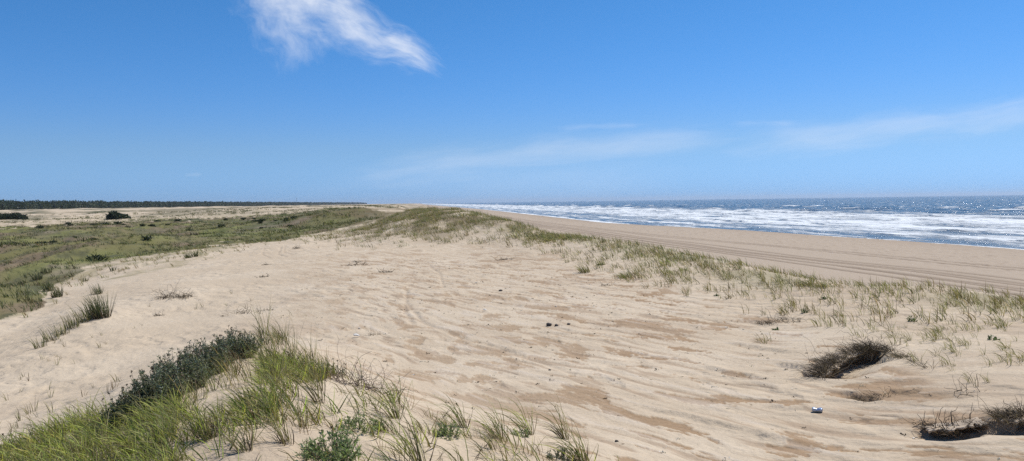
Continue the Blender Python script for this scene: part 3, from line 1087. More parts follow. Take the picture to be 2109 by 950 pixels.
def replicate(protos, pos, scale, ang, which, tint=None):
    """many copies gathered into one mesh (for ground cover only)"""
    out = []
    for k, (V, Fq, C) in enumerate(protos):
        sel = np.where(which == k)[0]
        if not len(sel):
            continue
        ca, sa2, sc = np.cos(ang[sel])[:, None], np.sin(ang[sel])[:, None], scale[sel][:, None]
        X_ = (V[None, :, 0] * ca - V[None, :, 1] * sa2) * sc + pos[sel, 0][:, None]
        Y_ = (V[None, :, 0] * sa2 + V[None, :, 1] * ca) * sc + pos[sel, 1][:, None]
        Z_ = V[None, :, 2] * sc + pos[sel, 2][:, None]
        VV = np.stack([X_, Y_, Z_], -1).reshape(-1, 3)
        FF = (Fq[None] + (np.arange(len(sel)) * len(V))[:, None, None]).reshape(-1, Fq.shape[1])
        CC = np.broadcast_to(C[None], (len(sel),) + C.shape)
        if tint is not None:
            CC = CC * tint[sel][:, None, :]
        out.append((VV, FF, CC.reshape(-1, 3)))
    return join(out)


def scatter(poly, dens, dmin, dmax, seed, azr=(-40, 41), power=0.0, clump=None, jit=0.0, keepfn=None):
    """world-uniform points (dens per m2, thinning as (dmin/d)^power) whose place lies in a ground region"""
    g = np.random.default_rng(seed)
    a0, a1 = math.radians(azr[0]), math.radians(azr[1])
    area = (a1 - a0) / 2 * (dmax ** 2 - dmin ** 2)
    n = int(area * dens)
    r = np.sqrt(g.random(n) * (dmax ** 2 - dmin ** 2) + dmin ** 2)
    if power:
        k = g.random(n) < (dmin / r) ** power
        r = r[k]
        n = len(r)
    az = a0 + (a1 - a0) * g.random(n) + YAW
    x, y = r * np.sin(az), r * np.cos(az)
    z = ground(x, y)
    px_, py_, _ = to_px(x, y, z)
    if jit:
        dp = np.maximum(py_ - hor(px_), 1) / 100
        px_j = px_ + jit * dp * pn(x / 0.8, y / 0.8, 501) * 2
        py_j = py_ + jit * 0.5 * dp * pn(x / 0.7, y / 0.7, 502) * 2
    else:
        px_j, py_j = px_, py_
    k = inpoly(px_j, py_j, poly)
    if clump:
        sc, thr, soft_ = clump
        k &= ss(thr - soft_, thr + soft_, fbm(x / sc, y / sc, 3, seed + 7)) > g.random(n)
    if keepfn:
        k &= keepfn(x, y, z, px_, py_) > g.random(n)
    return np.stack([x, y, z, px_, py_], -1)[k]


def thing(name, label, cat, loc, group=None, rz=0.0):
    o = bpy.data.objects.new(name, None)
    COL.objects.link(o)
    o.location = loc
    o.rotation_euler = (0, 0, rz)
    o.empty_display_size = 0.1
    return tag(o, label, cat, group)


def place_mesh(name, me, loc, scale, rz, label, cat, group=None):
    o = obj(name, me, loc=loc)
    o.scale = (scale,) * 3
    o.rotation_euler = (0, 0, rz)
    return tag(o, label, cat, group)


G_ = np.random.default_rng(77)
STUFF = []           # gathers the ground cover that is too fine to count

# ---------------------------------------------------------------- foreground grass on the near mound
fg_green = [mesh_np('grass_tuft', *tuft(26, 0.36, 0.05, 300 + i, [GREEN, LIME, LIME, OLIVE], 0.0050, 6, 0.55, 0.35, 1.3, 1.3), M_BLADE) for i in range(5)] if False else None


def tm(name, args, kw, mat=M_BLADE):
    V, Fq, C = tuft(*args, **kw)
    return mesh_np(name, V, Fq, mat, C)


FG_G = [tm('green_tuft', (18 + 3 * i, 0.33, 0.05, 300 + i, [GREEN, LIME, LIME, LIME, MARRAM, STRAW]), dict(width=0.0044, seg=6, spread=0.9, lean=0.10, bend=1.2, droop=1.2, side=1.5)) for i in range(6)]
FG_S = [tm('sparse_tuft', (12 + 2 * i, 0.40, 0.022, 320 + i, [GREEN, OLIVE, LIME, MARRAM, STRAW]), dict(width=0.0046, seg=6, spread=0.40, lean=0.26, bend=1.7, droop=1.1, side=0.7)) for i in range(6)]
FG_D = [tm('straw_tuft', (26, 0.36, 0.05, 340 + i, [STRAW, MARRAM, OLIVE, BROWN]), dict(width=0.0036, seg=5, spread=0.55, lean=0.15, bend=0.9, droop=0.9), M_DRY) for i in range(4)]

P_BANK = [(-300, 1300), (-300, 990), (0, 945), (120, 912), (235, 880), (330, 855), (430, 822), (520, 780), (590, 750), (650, 762), (640, 800), (560, 850), (470, 900), (380, 960), (330, 1300)]
P_CREST = [(430, 790), (470, 725), (520, 700), (580, 700), (650, 745), (700, 775), (650, 800), (590, 760), (520, 800), (430, 838), (340, 862)]
P_MOUND = [(330, 1300), (400, 945), (520, 870), (620, 800), (650, 752), (720, 780), (780, 812), (900, 862), (1000, 897), (1120, 932), (1250, 962), (1330, 1010), (1500, 1300)]
bank = scatter(P_BANK, 34, 2.2, 9, 401, jit=14)
o_ = np.argsort(np.hypot(bank[:, 0], bank[:, 1]) * (0.6 + 0.8 * G_.random(len(bank))))
inframe = bank[o_][(bank[o_][:, 4] < 1010)]
bank_ind = inframe[:84]
for p in bank_ind:
    me_ = FG_G[G_.integers(6)] if G_.random() < 0.85 else FG_D[G_.integers(4)]
    place_mesh('grass_tuft', me_, (p[0], p[1], p[2]), 0.5 + 0.45 * G_.random(), G_.normal() * 0.4,
               'green windblown grass tuft in the dense bank below the row of dark shrubs', 'grass tuft', 'grass tufts of the green foreground bank')
fg_small = [tuft(9, 0.20, 0.05, 360 + i, [GREEN, LIME, OLIVE, MARRAM, STRAW], width=0.0046, seg=4, spread=0.8, lean=0.3, bend=1.2, droop=1.1) for i in range(6)]
extra = scatter(P_BANK, 210, 2.2, 9, 402, jit=14)
STUFF.append((fg_small, extra, 0.7, 1.35))

cr = scatter(P_CREST, 60, 5, 10, 417)
STUFF.append(([tuft(9, 0.26, 0.05, 365 + i, [STRAW, MARRAM, BROWN, OLIVE], width=0.0036, seg=4, spread=0.55, lean=0.15, bend=0.9, droop=1.0, side=0.8) for i in range(5)], cr, 0.6, 1.25))
mound = scatter(P_MOUND, 8.5, 2.2, 8, 403, clump=(0.5, -0.08, 0.25))
mound = mound[mound[:, 4] < 1060][:46]
for p in mound:
    left = p[3] < 700
    me_ = FG_S[G_.integers(6)] if G_.random() < 0.8 else FG_D[G_.integers(4)]
    place_mesh('grass_tuft', me_, (p[0], p[1], p[2]), 0.55 + 0.4 * G_.random(), G_.normal() * 0.35,
               'thin grass tuft on the near sand mound beside the dense green bank' if left else 'thin bent grass tuft on the near sand mound towards the bare flat',
               'grass tuft', 'thin grass tufts of the near mound' if left else 'thin grass tufts at the mound rim')
mound2 = scatter(P_MOUND, 70, 2.2, 8, 404, clump=(0.4, -0.02, 0.25))
STUFF.append((fg_small[3:] + [tuft(6, 0.22, 0.03, 375 + i, [STRAW, BROWN, MARRAM], width=0.003, seg=4, spread=0.8, lean=0.4, bend=1.2, droop=1.3) for i in range(3)], mound2, 0.6, 1.3))

litter = scatter(P_MOUND, 26, 2.2, 8, 418, clump=(0.5, -0.05, 0.3))
STUFF.append(([tuft(5, 0.20, 0.05, 376 + i, [BROWN, DARK, STRAW], width=0.0028, seg=4, spread=2.2, lean=0.2, bend=0.8, droop=2.4, base=BROWN, tip=BROWN, side=1.2) for i in range(4)], litter, 0.6, 1.3))
HERO = [
    (868, 965, 165, 'tall windblown grass tuft at the bottom edge right of the leafy green plants'),
    (816, 862, 110, 'windblown grass tuft with a dark upright base above the tallest bottom tuft'),
    (1030, 902, 100, 'thick green grass tuft leaning left beside a pale leafless patch of mound rim'),
    (1165, 905, 105, 'arching grass tuft with straw tips at the right end of the mound rim'),
    (1200, 955, 100, 'long loose grass tuft rooted at the bottom edge, rightmost of the mound'),
    (955, 880, 95, 'arching grass tuft between the small leafy green plant and the thick tuft'),
    (430, 905, 115, 'bright green grass tuft with dark thick base standing alone on the mound'),
    (795, 890, 70, 'small dark based grass tuft right of the largest leafy green plant'),
    (590, 915, 90, 'brown bent grass stalk tuft alone on bare sand of the mound'),
    (505, 930, 90, 'grey green grass tuft at the bottom between the lone green tuft and the brown stalk'),
    (660, 830, 110, 'green grass tuft with long leaning blades left of the brown twig tangle'),
    (1090, 895, 95, 'slim arching grass tuft just right of the thick green tuft'),
    (270, 935, 100, 'bright grass tuft at the bottom edge in the dense green bank'),
    (600, 745, 95, 'tall straw coloured grass tuft on the crest right of the top shrub'),
    (545, 710, 90, 'upright dry grass tuft on the crest beside the top dark shrub'),
    (640, 755, 70, 'short straw grass tuft on the crest above the dark little leafy sprig'),
]
for i, (bx, by, hh, lab) in enumerate(HERO):
    x, y, z = hit(bx, by)
    dist = (x * fwd0[0] + y * fwd0[1])
    Hm = hh / F * dist * 1.30
    straw = 'straw' in lab or 'dry' in lab or 'brown' in lab
    t_ = thing('grass_tuft', lab, 'grass tuft', (x, y, z), None)
    lean_ = 0.15 if i in (13, 14, 15) else 0.42
    pal = [STRAW, MARRAM, OLIVE] if straw else [GREEN, LIME, OLIVE, MARRAM]
    V, Fq, C = tuft(18 if straw else 26, Hm, 0.030, 380 + i, pal, width=0.0042, seg=7, spread=0.42, lean=lean_ * 0.8, bend=1.6 if lean_ > 0.3 else 0.6, droop=1.2, side=0.9)
    obj('green_blades' if not straw else 'straw_blades', mesh_np('blades', V, Fq, M_BLADE, C), t_)
    V, Fq, C = tuft(16, Hm * 0.6, 0.035, 400 + i, [BROWN, DARK, STRAW], width=0.0045, seg=5, spread=0.75, lean=0.25, bend=1.2, droop=1.5)
    obj('dry_blades', mesh_np('dry_blades', V, Fq, M_DRY, C), t_)

# ---------------------------------------------------------------- leafy plants
SEA = [(0.150, 0.180, 0.115), (0.200, 0.225, 0.155), (0.095, 0.115, 0.070), (0.290, 0.300, 0.230), (0.19, 0.18, 0.10)]
HERB = [(0.220, 0.290, 0.110), (0.290, 0.350, 0.150), (0.150, 0.200, 0.085), (0.360, 0.390, 0.230)]


def leafy_plant(name, label, cat, bx, by, wpx, hpx, stems, per, leaf, cols, seed, group=None, heads=0.0, upright=0.5, ratio=0.32, deep=0.8):
    x, y, z = hit(bx, by)
    dist = x * fwd0[0] + y * fwd0[1]
    rx = wpx / F * dist / 2
    t_ = thing(name, label, cat, (x, y, z - 0.01), group, -YAW)
    st, lv, hd = shrub_parts(seed, rx, rx * deep, hpx / F * dist, stems, per, leaf, cols, upright, heads, ratio=ratio)
    obj('stems', mesh_np('stems', st[0], st[1], M_DRY, st[2]), t_)
    obj('foliage', mesh_np('foliage', lv[0], lv[1], M_LEAF, lv[2]), t_)
    if hd:
        for hh in hd:
            obj('seed_head', mesh_np('seed_head', hh[0], hh[1], M_DRY, hh[2]), t_)
    return t_


GS = 'dark leafy shrubs along the mound crest'
for i, (bx, by, w, h, lab) in enumerate([
    (488, 735, 100, 72, 'dark blue green leafy shrub at the top of the row, beside dry grass'),
    (428, 772, 110, 92, 'dark blue green leafy shrub second from the top of the crest row'),
    (378, 808, 116, 104, 'dark blue green leafy shrub in the middle of the crest row, above green grass'),
    (332, 838, 116, 104, 'dark blue green leafy shrub third from the bottom of the crest row'),
    (286, 862, 104, 84, 'dark grey green leafy shrub second from the bottom of the crest row'),
    (246, 880, 76, 62, 'small thin grey leafy shrub at the lower left end of the crest row'),
]):
    leafy_plant('dune_shrub', lab, 'shrub', bx, by, w, h, 210 if i < 5 else 90, 34, 0.021, SEA, 500 + i, GS, 0.16, 0.6)
leafy_plant('leafy_plant', 'largest bright green leafy plant at the bottom edge of the mound', 'plant', 682, 950, 150, 90, 70, 26, 0.026, HERB, 520, None, 0.02, 0.35, 0.28)
leafy_plant('leafy_plant', 'pale green leafy plant on sand just above the largest leafy plant', 'plant', 735, 885, 110, 55, 38, 22, 0.022, HERB, 521, None, 0.0, 0.35, 0.28)
leafy_plant('leafy_plant', 'small green leafy plant among thin tufts on the mound rim', 'plant', 922, 900, 70, 42, 34, 20, 0.020, HERB, 522, None, 0.0, 0.5, 0.28)
leafy_plant('leafy_plant', 'low green leafy plant right of the thick leaning grass tuft', 'plant', 1070, 898, 46, 30, 20, 16, 0.018, HERB, 523, None, 0.0, 0.5, 0.28)
leafy_plant('leafy_plant', 'dark little leafy plant at the bottom edge near the right end of the mound', 'plant', 1150, 945, 55, 36, 24, 18, 0.018, SEA, 524, None, 0.0, 0.5, 0.3)
leafy_plant('leafy_plant', 'dark little leafy sprig on the crest left of the brown twig tangle', 'plant', 690, 772, 60, 36, 26, 16, 0.018, SEA, 525, None, 0.3, 0.6, 0.3)
leafy_plant('leafy_plant', 'grey leafy sprig at the left edge of the frame in the green bank', 'plant', 20, 925, 80, 34, 34, 16, 0.018, SEA, 526, None, 0.3, 0.6, 0.3)
leafy_plant('leafy_plant', 'grey green leafy plant on bare sand right of the lone green tuft', 'plant', 552, 838, 60, 30, 24, 16, 0.018, SEA, 527, None, 0.0, 0.4, 0.3)
for bx, by, w, h, lab in [
    (1880, 662, 24, 17, 'tiny dark green broad leafed plant amid thin grass, highest on the right slope'),
    (2045, 700, 22, 16, 'tiny dark green leafy plant close to the right edge on the right slope'),
    (1657, 645, 18, 14, 'tiny dark leafy sprout between thin tufts near the slope edge of the sand flat'),
    (1598, 680, 14, 10, 'tiny dark leafy sprout just left of the low dry grass patch on bare sand'),
    (1695, 617, 16, 12, 'tiny dark leafy sprout just below the crest tufts'),
    (1475, 610, 12, 9, 'tiny dark leafy sprout where the thin grass meets the flat in the middle distance')]:
    leafy_plant('sprout', lab, 'plant', bx, by, w, h, 10, 9, 0.030, [(0.06, 0.10, 0.035), (0.09, 0.14, 0.05)], int(bx), 'tiny leafy plants of the right slope', 0, 0.6, 0.4)


# ---------------------------------------------------------------- twig tangles and dry clumps
def tangle(name, label, cat, bx, by, wpx, hpx, n, seed, cols, rad=0.0016, blades=0, group=None, lay=0.5, bl_len=1.0, bl_drop=1.8, deep=0.7, path=None, cave=None):
    x, y, z = hit(bx, by)
    dist = x * fwd0[0] + y * fwd0[1]
    w, h = wpx / F * dist, hpx / F * dist
    g = np.random.default_rng(seed)
    t_ = thing(name, label, cat, (x, y, z), group, -YAW)
    lines, cs, rs = [], [], []
    if cave is not None:
        CPth = np.array(CAVES[cave][0])
        tv = np.diff(CPth, axis=0, append=CPth[-1:] * 2 - CPth[-2:-1])
        tv /= np.hypot(tv[:, 0], tv[:, 1])[:, None]
        CPth = CPth + np.stack([-tv[:, 1], tv[:, 0]], -1) * 0.05
        x, y = CPth[len(CPth) // 2]
        z = float(sand_at(np.array([x]), np.array([y]))[0])
        t_.location = (x, y, z)
        WP = np.stack([(CPth[:, 0] - x) * right0[0] + (CPth[:, 1] - y) * right0[1], (CPth[:, 0] - x) * fwd0[0] + (CPth[:, 1] - y) * fwd0[1]], -1)
        gfun = lambda a_, b_: sand_at(np.array([a_]), np.array([b_]))[0]
        path = path or True
    else:
        gfun = ground
    if path and cave is None:
        WP = np.array([hit(*q_) for q_ in path])
        WP = np.stack([(WP[:, 0] - x) * right0[0] + (WP[:, 1] - y) * right0[1], (WP[:, 0] - x) * fwd0[0] + (WP[:, 1] - y) * fwd0[1]], -1)

    def spot():
        if path:
            t__ = g.random() * (len(WP) - 1)
            k__ = int(t__)
            return WP[k__] + (WP[k__ + 1] - WP[k__]) * (t__ - k__) + g.normal(size=2) * [0.03, deep * 0.12]
        return np.array([(g.random() - 0.5) * w * 0.9, (g.random() - 0.5) * w * deep])
    for i in range(n):
        p = np.append(spot(), 0.0)
        p[2] = float(gfun(x + p[0] * right0[0] + p[1] * fwd0[0], y + p[0] * right0[1] + p[1] * fwd0[1])) - z - 0.01
        dirn = np.array([g.normal() * 0.8 - 0.2, g.normal() * 0.6, 0.15 + g.random() * (1.0 - lay) * 1.6])
        lines.append(walk(g, p, dirn, 8, (h * 0.7 + w * 0.25) / 8 * (0.5 + g.random()), 0.33, 0.02))
        cs.append(np.array(cols[g.integers(len(cols))]) * (0.7 + 0.6 * g.random()))
        rs.append(rad * (0.6 + 0.9 * g.random()))
    if lines:
        V, Fq, C = tubes(lines, rs, cs, 4, 0.55)
        obj('twigs', mesh_np('twigs', V, Fq, M_DRY, C), t_)
    if blades:
        parts = []
        k = max(4, blades // 22)
        for i in range(k):
            V, Fq, C = tuft(22, h * bl_len, 0.05, seed * 7 + i, cols, width=0.0034, seg=5, spread=1.3, lean=0.45, bend=1.3, side=0.9, droop=bl_drop, base=DARK, tip=cols[0])
            q = np.append(spot(), 0.0)
            q[2] = float(gfun(x + q[0] * right0[0] + q[1] * fwd0[0], y + q[0] * right0[1] + q[1] * fwd0[1])) - z
            parts.append((V + q, Fq, C))
        V, Fq, C = join(parts)
        obj('dry_blades', mesh_np('dry_blades', V, Fq, M_DRY, C), t_)
    return t_


DRYC = [(0.17, 0.125, 0.08), (0.10, 0.07, 0.045), (0.23, 0.18, 0.11), (0.055, 0.04, 0.03)]
DRYB = [(0.120, 0.085, 0.050), (0.070, 0.050, 0.032), (0.19, 0.140, 0.080), (0.045, 0.033, 0.024)]
PURP = [(0.17, 0.12, 0.10), (0.11, 0.075, 0.065), (0.25, 0.19, 0.15)]
tangle('twig_tangle', 'purplish brown dead twig tangle on the mound crest facing the sand flat', 'twigs', 738, 796, 120, 62, 150, 601, PURP, 0.0017, 0, None, 0.55, deep=0.35)
tangle('dry_clump', 'big dark dry grass clump overhanging a scoured sand bank on the right', 'dry grass', 1770, 732, 150, 50, 80, 602, DRYB, 0.0018, 1200, None, 0.75, 0.9, 2.8, 0.6, cave=0)
tangle('dry_clump', 'thin brown grass fringe trailing right from the big dark clump', 'dry grass', 1880, 748, 90, 30, 10, 612, DRYC + [OLIVE], 0.0018, 200, None, 0.6, 1.0, 1.8, 0.6, path=[(1835, 732), (1870, 740), (1900, 752), (1925, 762)])
tangle('dry_clump', 'dark root tuft with a little green at the lower tip of the big dry clump', 'dry grass', 1704, 772, 60, 26, 30, 603, DRYB + [(0.10, 0.13, 0.04)], 0.002, 240, None, 0.7, 0.9, 2.6, 0.6, path=[(1690, 774), (1702, 768), (1715, 758)])
tangle('dry_clump', 'dry grass and root clump at the right edge above the lower hollow', 'dry grass', 2095, 872, 110, 46, 40, 604, DRYC, 0.0018, 420, None, 0.6, 1.0, 2.2, 0.4, cave=2)
tangle('exposed_roots', 'black tangled roots over the shaded hollow near the right corner', 'roots', 1955, 888, 150, 12, 60, 605, [DARK, BROWN, (0.04, 0.03, 0.022)], 0.0026, 420, None, 0.97, 1.6, 3.4, 0.5, cave=1)
tangle('twig_tangle', 'thin bent dead twigs on the scoured bank below the big dry clump', 'twigs', 1800, 826, 80, 32, 46, 606, DRYC, 0.0016, 30, None, 0.5, deep=0.4)
tangle('twig_tangle', 'sparse leafless twigs on pale sand left of the right edge clump', 'twigs', 1990, 806, 90, 34, 16, 607, DRYC, 0.0022, 0, None, 0.3)
tangle('dry_clump', 'low dry grass patch on bare sand in the middle of the right slope', 'dry grass', 1606, 664, 90, 20, 50, 608, DRYC, 0.002, 200, None, 0.7, 1.0, 1.5)
tangle('dry_clump', 'low dark dry grass patch on the left sand below the green plain', 'dry grass', 362, 612, 72, 20, 60, 609, DRYC, 0.004, 220, None, 0.7, 1.0, 1.5, 0.5)
tangle('dry_clump', 'small dry grass wisp lying beside the white shell on the flat', 'dry grass', 768, 690, 34, 8, 24, 610, DRYC, 0.002, 60, None, 0.9, 1.2, 1.5)
for i, (bx, by, w, h, lab) in enumerate([
    (490, 646, 60, 9, 'thin dry debris line on the left sand above the top shrub'), (548, 640, 34, 6, 'short dry debris line right of the longer one on the left sand'),
    (540, 571, 22, 5, 'tiny dark dry wisp on the left part of the sand flat'), (548, 546, 14, 5, 'smallest dark dry wisp near the tyre curves on the far left flat'),
    (795, 561, 26, 6, 'dark dry wisp low on the flat in front of the dune hill'), (735, 546, 50, 6, 'long dry wisp left of another wisp in front of the dune hill'),
    (612, 512, 16, 8, 'dark dry tuft at the foot of the green ridge beside the tyre curves'), (1245, 588, 30, 6, 'dark dry wisp on the flat below the olive tufts of the right slope'),
    (1040, 535, 36, 6, 'dry wisp at the foot of the dune hill, right part'), (330, 650, 26, 8, 'dry wisp on the left sand between tall clump and debris line'),
    (735, 375 + 165, 20, 4, 'thin dry streak of debris right behind the long dry wisp')]):
    tangle('dry_wisp', lab, 'dry grass', bx, by, w, h, 30, 620 + i, DRYC, 0.003 if by > 580 else 0.006, 44, 'small dry wisps on the sand', 0.9, 1.1, 1.4, deep=0.5)

# ---------------------------------------------------------------- clumps on the left and olive tufts of the middle
def clump(label, bx, by, wpx, hpx, n, pal, seed, group=None, lean=0.12, bend=0.5, spread=0.35, cat='grass clump', name='grass_clump'):
    x, y, z = hit(bx, by)
    dist = x * fwd0[0] + y * fwd0[1]
    w, h = wpx / F * dist, hpx / F * dist
    V, Fq, C = tuft(n, h * 1.12, w * 0.36, seed, pal, width=max(0.006, dist * 0.00055), seg=5, spread=spread, lean=lean, bend=bend, droop=0.9, base=DARK, hv=0.5)
    t_ = thing(name, label, cat, (x, y, z), group)
    obj('green_blades', mesh_np('green_blades', V, Fq, M_BLADE, C), t_)
    V, Fq, C = tuft(max(8, n // 3), h * 0.6, w * 0.42, seed + 1, [BROWN, DARK, STRAW], width=max(0.005, dist * 0.0005), seg=4, spread=spread * 1.6, lean=lean, bend=1.0, droop=1.2)
    obj('dry_blades', mesh_np('dry_blades', V, Fq, M_DRY, C), t_)


DG = [(0.085, 0.100, 0.042), (0.13, 0.14, 0.062), (0.07, 0.08, 0.038), (0.19, 0.175, 0.085)]
GL = 'tall grass clumps along the left sand edge'
for i, (bx, by, w, h, n, lab) in enumerate([
    (210, 655, 40, 58, 150, 'tallest dark green grass clump on the left, dense and upright'),
    (192, 656, 34, 44, 90, 'grass clump pressed against the left side of the tallest clump'),
    (201, 606, 28, 24, 60, 'small grass clump seen just above the tallest left clump'),
    (172, 664, 36, 42, 90, 'olive grass clump second in line below the tallest left clump'),
    (150, 676, 36, 38, 80, 'olive grass clump third in line below the tallest left clump'),
    (128, 690, 36, 34, 70, 'light grass clump in the middle of the line below the tallest clump'),
    (106, 702, 36, 32, 60, 'light grass clump second from the lower end of the left line'),
    (84, 716, 38, 30, 55, 'light grass clump at the lower end of the left line'),
    (100, 600, 26, 26, 80, 'dark round grass clump at the sand edge, upper of two'),
    (118, 612, 28, 24, 80, 'dark round grass clump at the sand edge, lower of two'),
    (78, 576, 24, 18, 60, 'dark low clump in the green plain above the two sand edge clumps'),
    (96, 562, 24, 14, 60, 'dark flat clump in the green plain, farthest of the sand edge group'),
    (45, 585, 18, 10, 50, 'small dark clump in the plain near the left edge'),
    (233, 558, 14, 12, 24, 'small wispy clump on the pale sand edge left of centre slope'),
    (175, 580, 10, 12, 14, 'thin wisp clump on pale sand above the small clump'),
    (388, 532, 22, 13, 60, 'dark green clump on the plain edge below the sand strip, left of a pair'),
    (402, 529, 14, 15, 40, 'dark green clump on the plain edge, right of a pair')]):
    clump(lab, bx, by, w, h, n if (i < 3 or i > 7) else int(n * 0.6), DG if (i < 3 or i > 7) else [OLIVE, MARRAM, STRAW, (0.18, 0.19, 0.07)], 700 + i * 3, GL, 0.14 if i < 9 else 0.05, 0.6)
for i, (bx, by, w, h, lab) in enumerate([
    (1205, 562, 34, 26, 'bushy olive grass tuft alone at the edge of the flat below the ridge'),
    (1290, 572, 40, 18, 'wide low olive grass tuft right of the bushy one at the flat edge'),
    (1240, 546, 20, 12, 'small olive tuft just above and right of the bushy tuft'),
    (1660, 588, 40, 22, 'dense olive grass tuft on the crest against the beach, centre right'),
    (1690, 592, 46, 16, 'low dense olive grass tuft right of the crest tuft'),
    (1130, 497, 22, 12, 'dark olive tuft at the dip of the ridge line'),
    (1575, 705, 40, 26, 'feathery wind bent tuft on bare sand left of the thin grass slope')]):
    clump(lab, bx, by, w, h, 60 if i < 6 else 24, [OLIVE, MARRAM, (0.15, 0.16, 0.06), STRAW], 800 + i * 3, 'olive tufts of the right slope', 0.45, 1.0, 0.7)

# ---------------------------------------------------------------- thin grass of the right slope, hill and left sand
SL = [tm('slope_tuft', (5 + i, 0.24, 0.035, 900 + i, [MARRAM, OLIVE, MARRAM, STRAW, GREEN, BROWN]), dict(width=0.0048, seg=6, spread=0.25 + 0.06 * i, lean=-0.05 + 0.05 * i, bend=0.7 + 0.16 * i, droop=1.0, side=0.9)) for i in range(8)]
P_SLOPE = [(1040, 452), (1100, 470), (1200, 486), (1300, 500), (1430, 525), (1560, 560), (1700, 575), (1900, 580), (2000, 595), (2109, 620), (2500, 700), (2500, 1000),
           (2120, 830), (2000, 775), (1920, 740), (1860, 705), (1760, 700), (1690, 665), (1600, 640), (1480, 622), (1380, 598), (1270, 568), (1200, 545), (1110, 520), (1060, 500)]
P_EDGE = [(1450, 600), (1600, 650), (1700, 690), (1860, 730), (1930, 770), (2109, 870), (2109, 800), (1900, 690), (1600, 620)]
slope = scatter(P_SLOPE, 36, 5, 20, 905, azr=(-5, 42), clump=(0.7, -0.12, 0.3), jit=16)
dn = np.hypot(slope[:, 0], slope[:, 1])
vis = (slope[:, 3] < 2140) & (slope[:, 0] < np.interp(slope[:, 1], RY, RX) + 0.4)
o_ = np.argsort(dn + np.where(vis, 0, 100))
ind, rest = slope[o_][:124], slope[o_][124:]
for p in ind:
    place_mesh('grass_tuft', SL[G_.integers(8)], (p[0], p[1], p[2]), 0.4 + 0.7 * G_.random() ** 1.5, G_.normal() * 0.5,
               'thin sparse grass tuft on the sandy right slope near the dark dry clumps', 'grass tuft', 'thin grass tufts of the near right slope')
sl_p = [tuft(6, 0.24, 0.04, 920 + i, [MARRAM, OLIVE, MARRAM, STRAW, STRAW, BROWN], width=0.0056, seg=5, spread=0.3 + 0.08 * i, lean=-0.05 + 0.06 * i, bend=0.7 + 0.18 * i, droop=1.0, side=0.9) for i in range(6)]
STUFF.append((sl_p, rest, 0.6, 1.2))
crest = scatter(P_SLOPE, 62, 9, 55, 906, azr=(-5, 42), power=0.6,
                keepfn=lambda x, y, z, a, b: np.exp(-((x - np.interp(y, RY, RX) + 0.1) / 0.38) ** 2) * (0.35 + 0.65 * (pn(x / 0.9, y / 0.9, 77) > -0.15)))
STUFF.append((sl_p, crest, 0.5, 1.05))
farc = scatter(P_SLOPE, 12, 20, 58, 916, azr=(-8, 20), keepfn=lambda x, y, z, a, b: np.exp(-((x - np.interp(y, RY, RX) + 0.1) / 0.8) ** 2) * (0.3 + 0.7 * (pn(x / 1.9, y / 1.9, 79) > -0.2)))
STUFF.append(([tuft(8, 0.26, 0.12, 1940 + i, [MARRAM, OLIVE, STRAW, MARRAM], width=0.012, seg=3, spread=0.5, lean=0.12, bend=1.1, droop=0.9) for i in range(5)], farc, 0.6, 1.2))
mid_p = [tuft(7, 0.30, 0.10, 940 + i, [MARRAM, OLIVE, OLIVE, MARRAM, STRAW], width=0.012, seg=3, spread=0.5, lean=0.12, bend=1.1, droop=0.9) for i in range(6)]
sl2 = scatter(P_SLOPE, 14, 18, 34, 907, azr=(-5, 42), clump=(1.6, -0.15, 0.3), jit=10)
STUFF.append((mid_p, sl2, 0.5, 1.0))
P_HILL = [(640, 492), (700, 484), (760, 462), (800, 448), (830, 436), (870, 426), (920, 430), (960, 432), (1040, 450), (1130, 480), (1200, 486), (1180, 520), (1120, 510), (1080, 502), (1000, 498), (900, 500), (800, 498), (700, 500)]
hl = scatter(P_HILL, 17, 28, 75, 908, azr=(-18, 8), clump=(2.2, -0.05, 0.35), jit=25)
STUFF.append((mid_p, hl, 0.5, 1.15))
hl2 = scatter(P_HILL, 20, 38, 75, 909, azr=(-18, 8), clump=(1.8, 0.05, 0.2), keepfn=lambda x, y, z, a, b: ss(5.3, 6.2, z))
STUFF.append((mid_p, hl2, 0.6, 1.2))
P_LTHIN = [(-300, 900), (0, 790), (60, 730), (200, 668), (280, 650), (300, 670), (240, 700), (150, 760), (260, 790), (120, 860), (0, 900), (-300, 960)]
lt = scatter(P_LTHIN, 11, 5, 16, 910, azr=(-42, -20), clump=(0.8, 0.0, 0.25))
lt_p = [tuft(5, 0.16, 0.03, 960 + i, [STRAW, BROWN, BROWN, MARRAM, OLIVE], width=0.005, seg=3, spread=0.5, lean=0.25, bend=0.9, droop=0.9) for i in range(5)]
STUFF.append((lt_p, lt, 0.6, 1.3))
P_LEFT2 = [(250, 700), (300, 625), (420, 600), (520, 610), (640, 640), (660, 665), (560, 670), (480, 640), (380, 650), (300, 665)]
lt2 = scatter(P_LEFT2, 4, 9, 20, 911, azr=(-35, -10), clump=(0.9, 0.02, 0.2))
STUFF.append((lt_p, lt2, 0.7, 1.4))
soft_s = scatter(P_SOFT, 5.5, 14, 60, 912, azr=(-42, -8), power=0.4, jit=12, keepfn=lambda x, y, z, a, b: 1 - 0.8 * inpoly(a, b, P_GREEN))
STUFF.append(([tuft(6, 0.20, 0.06, 970 + i, [STRAW, MARRAM, OLIVE], width=0.011, seg=3, spread=0.5, lean=0.25, bend=0.9, droop=0.9) for i in range(5)], soft_s, 0.7, 1.3))
gp = [tuft(8, 0.24, 0.12, 980 + i, [PG, PO, MARRAM, PG, BROWN, (0.07, 0.08, 0.032)], width=0.016, seg=3, spread=0.6, lean=0.2, bend=1.0, droop=0.9, base=PO, tip=PO) for i in range(8)]


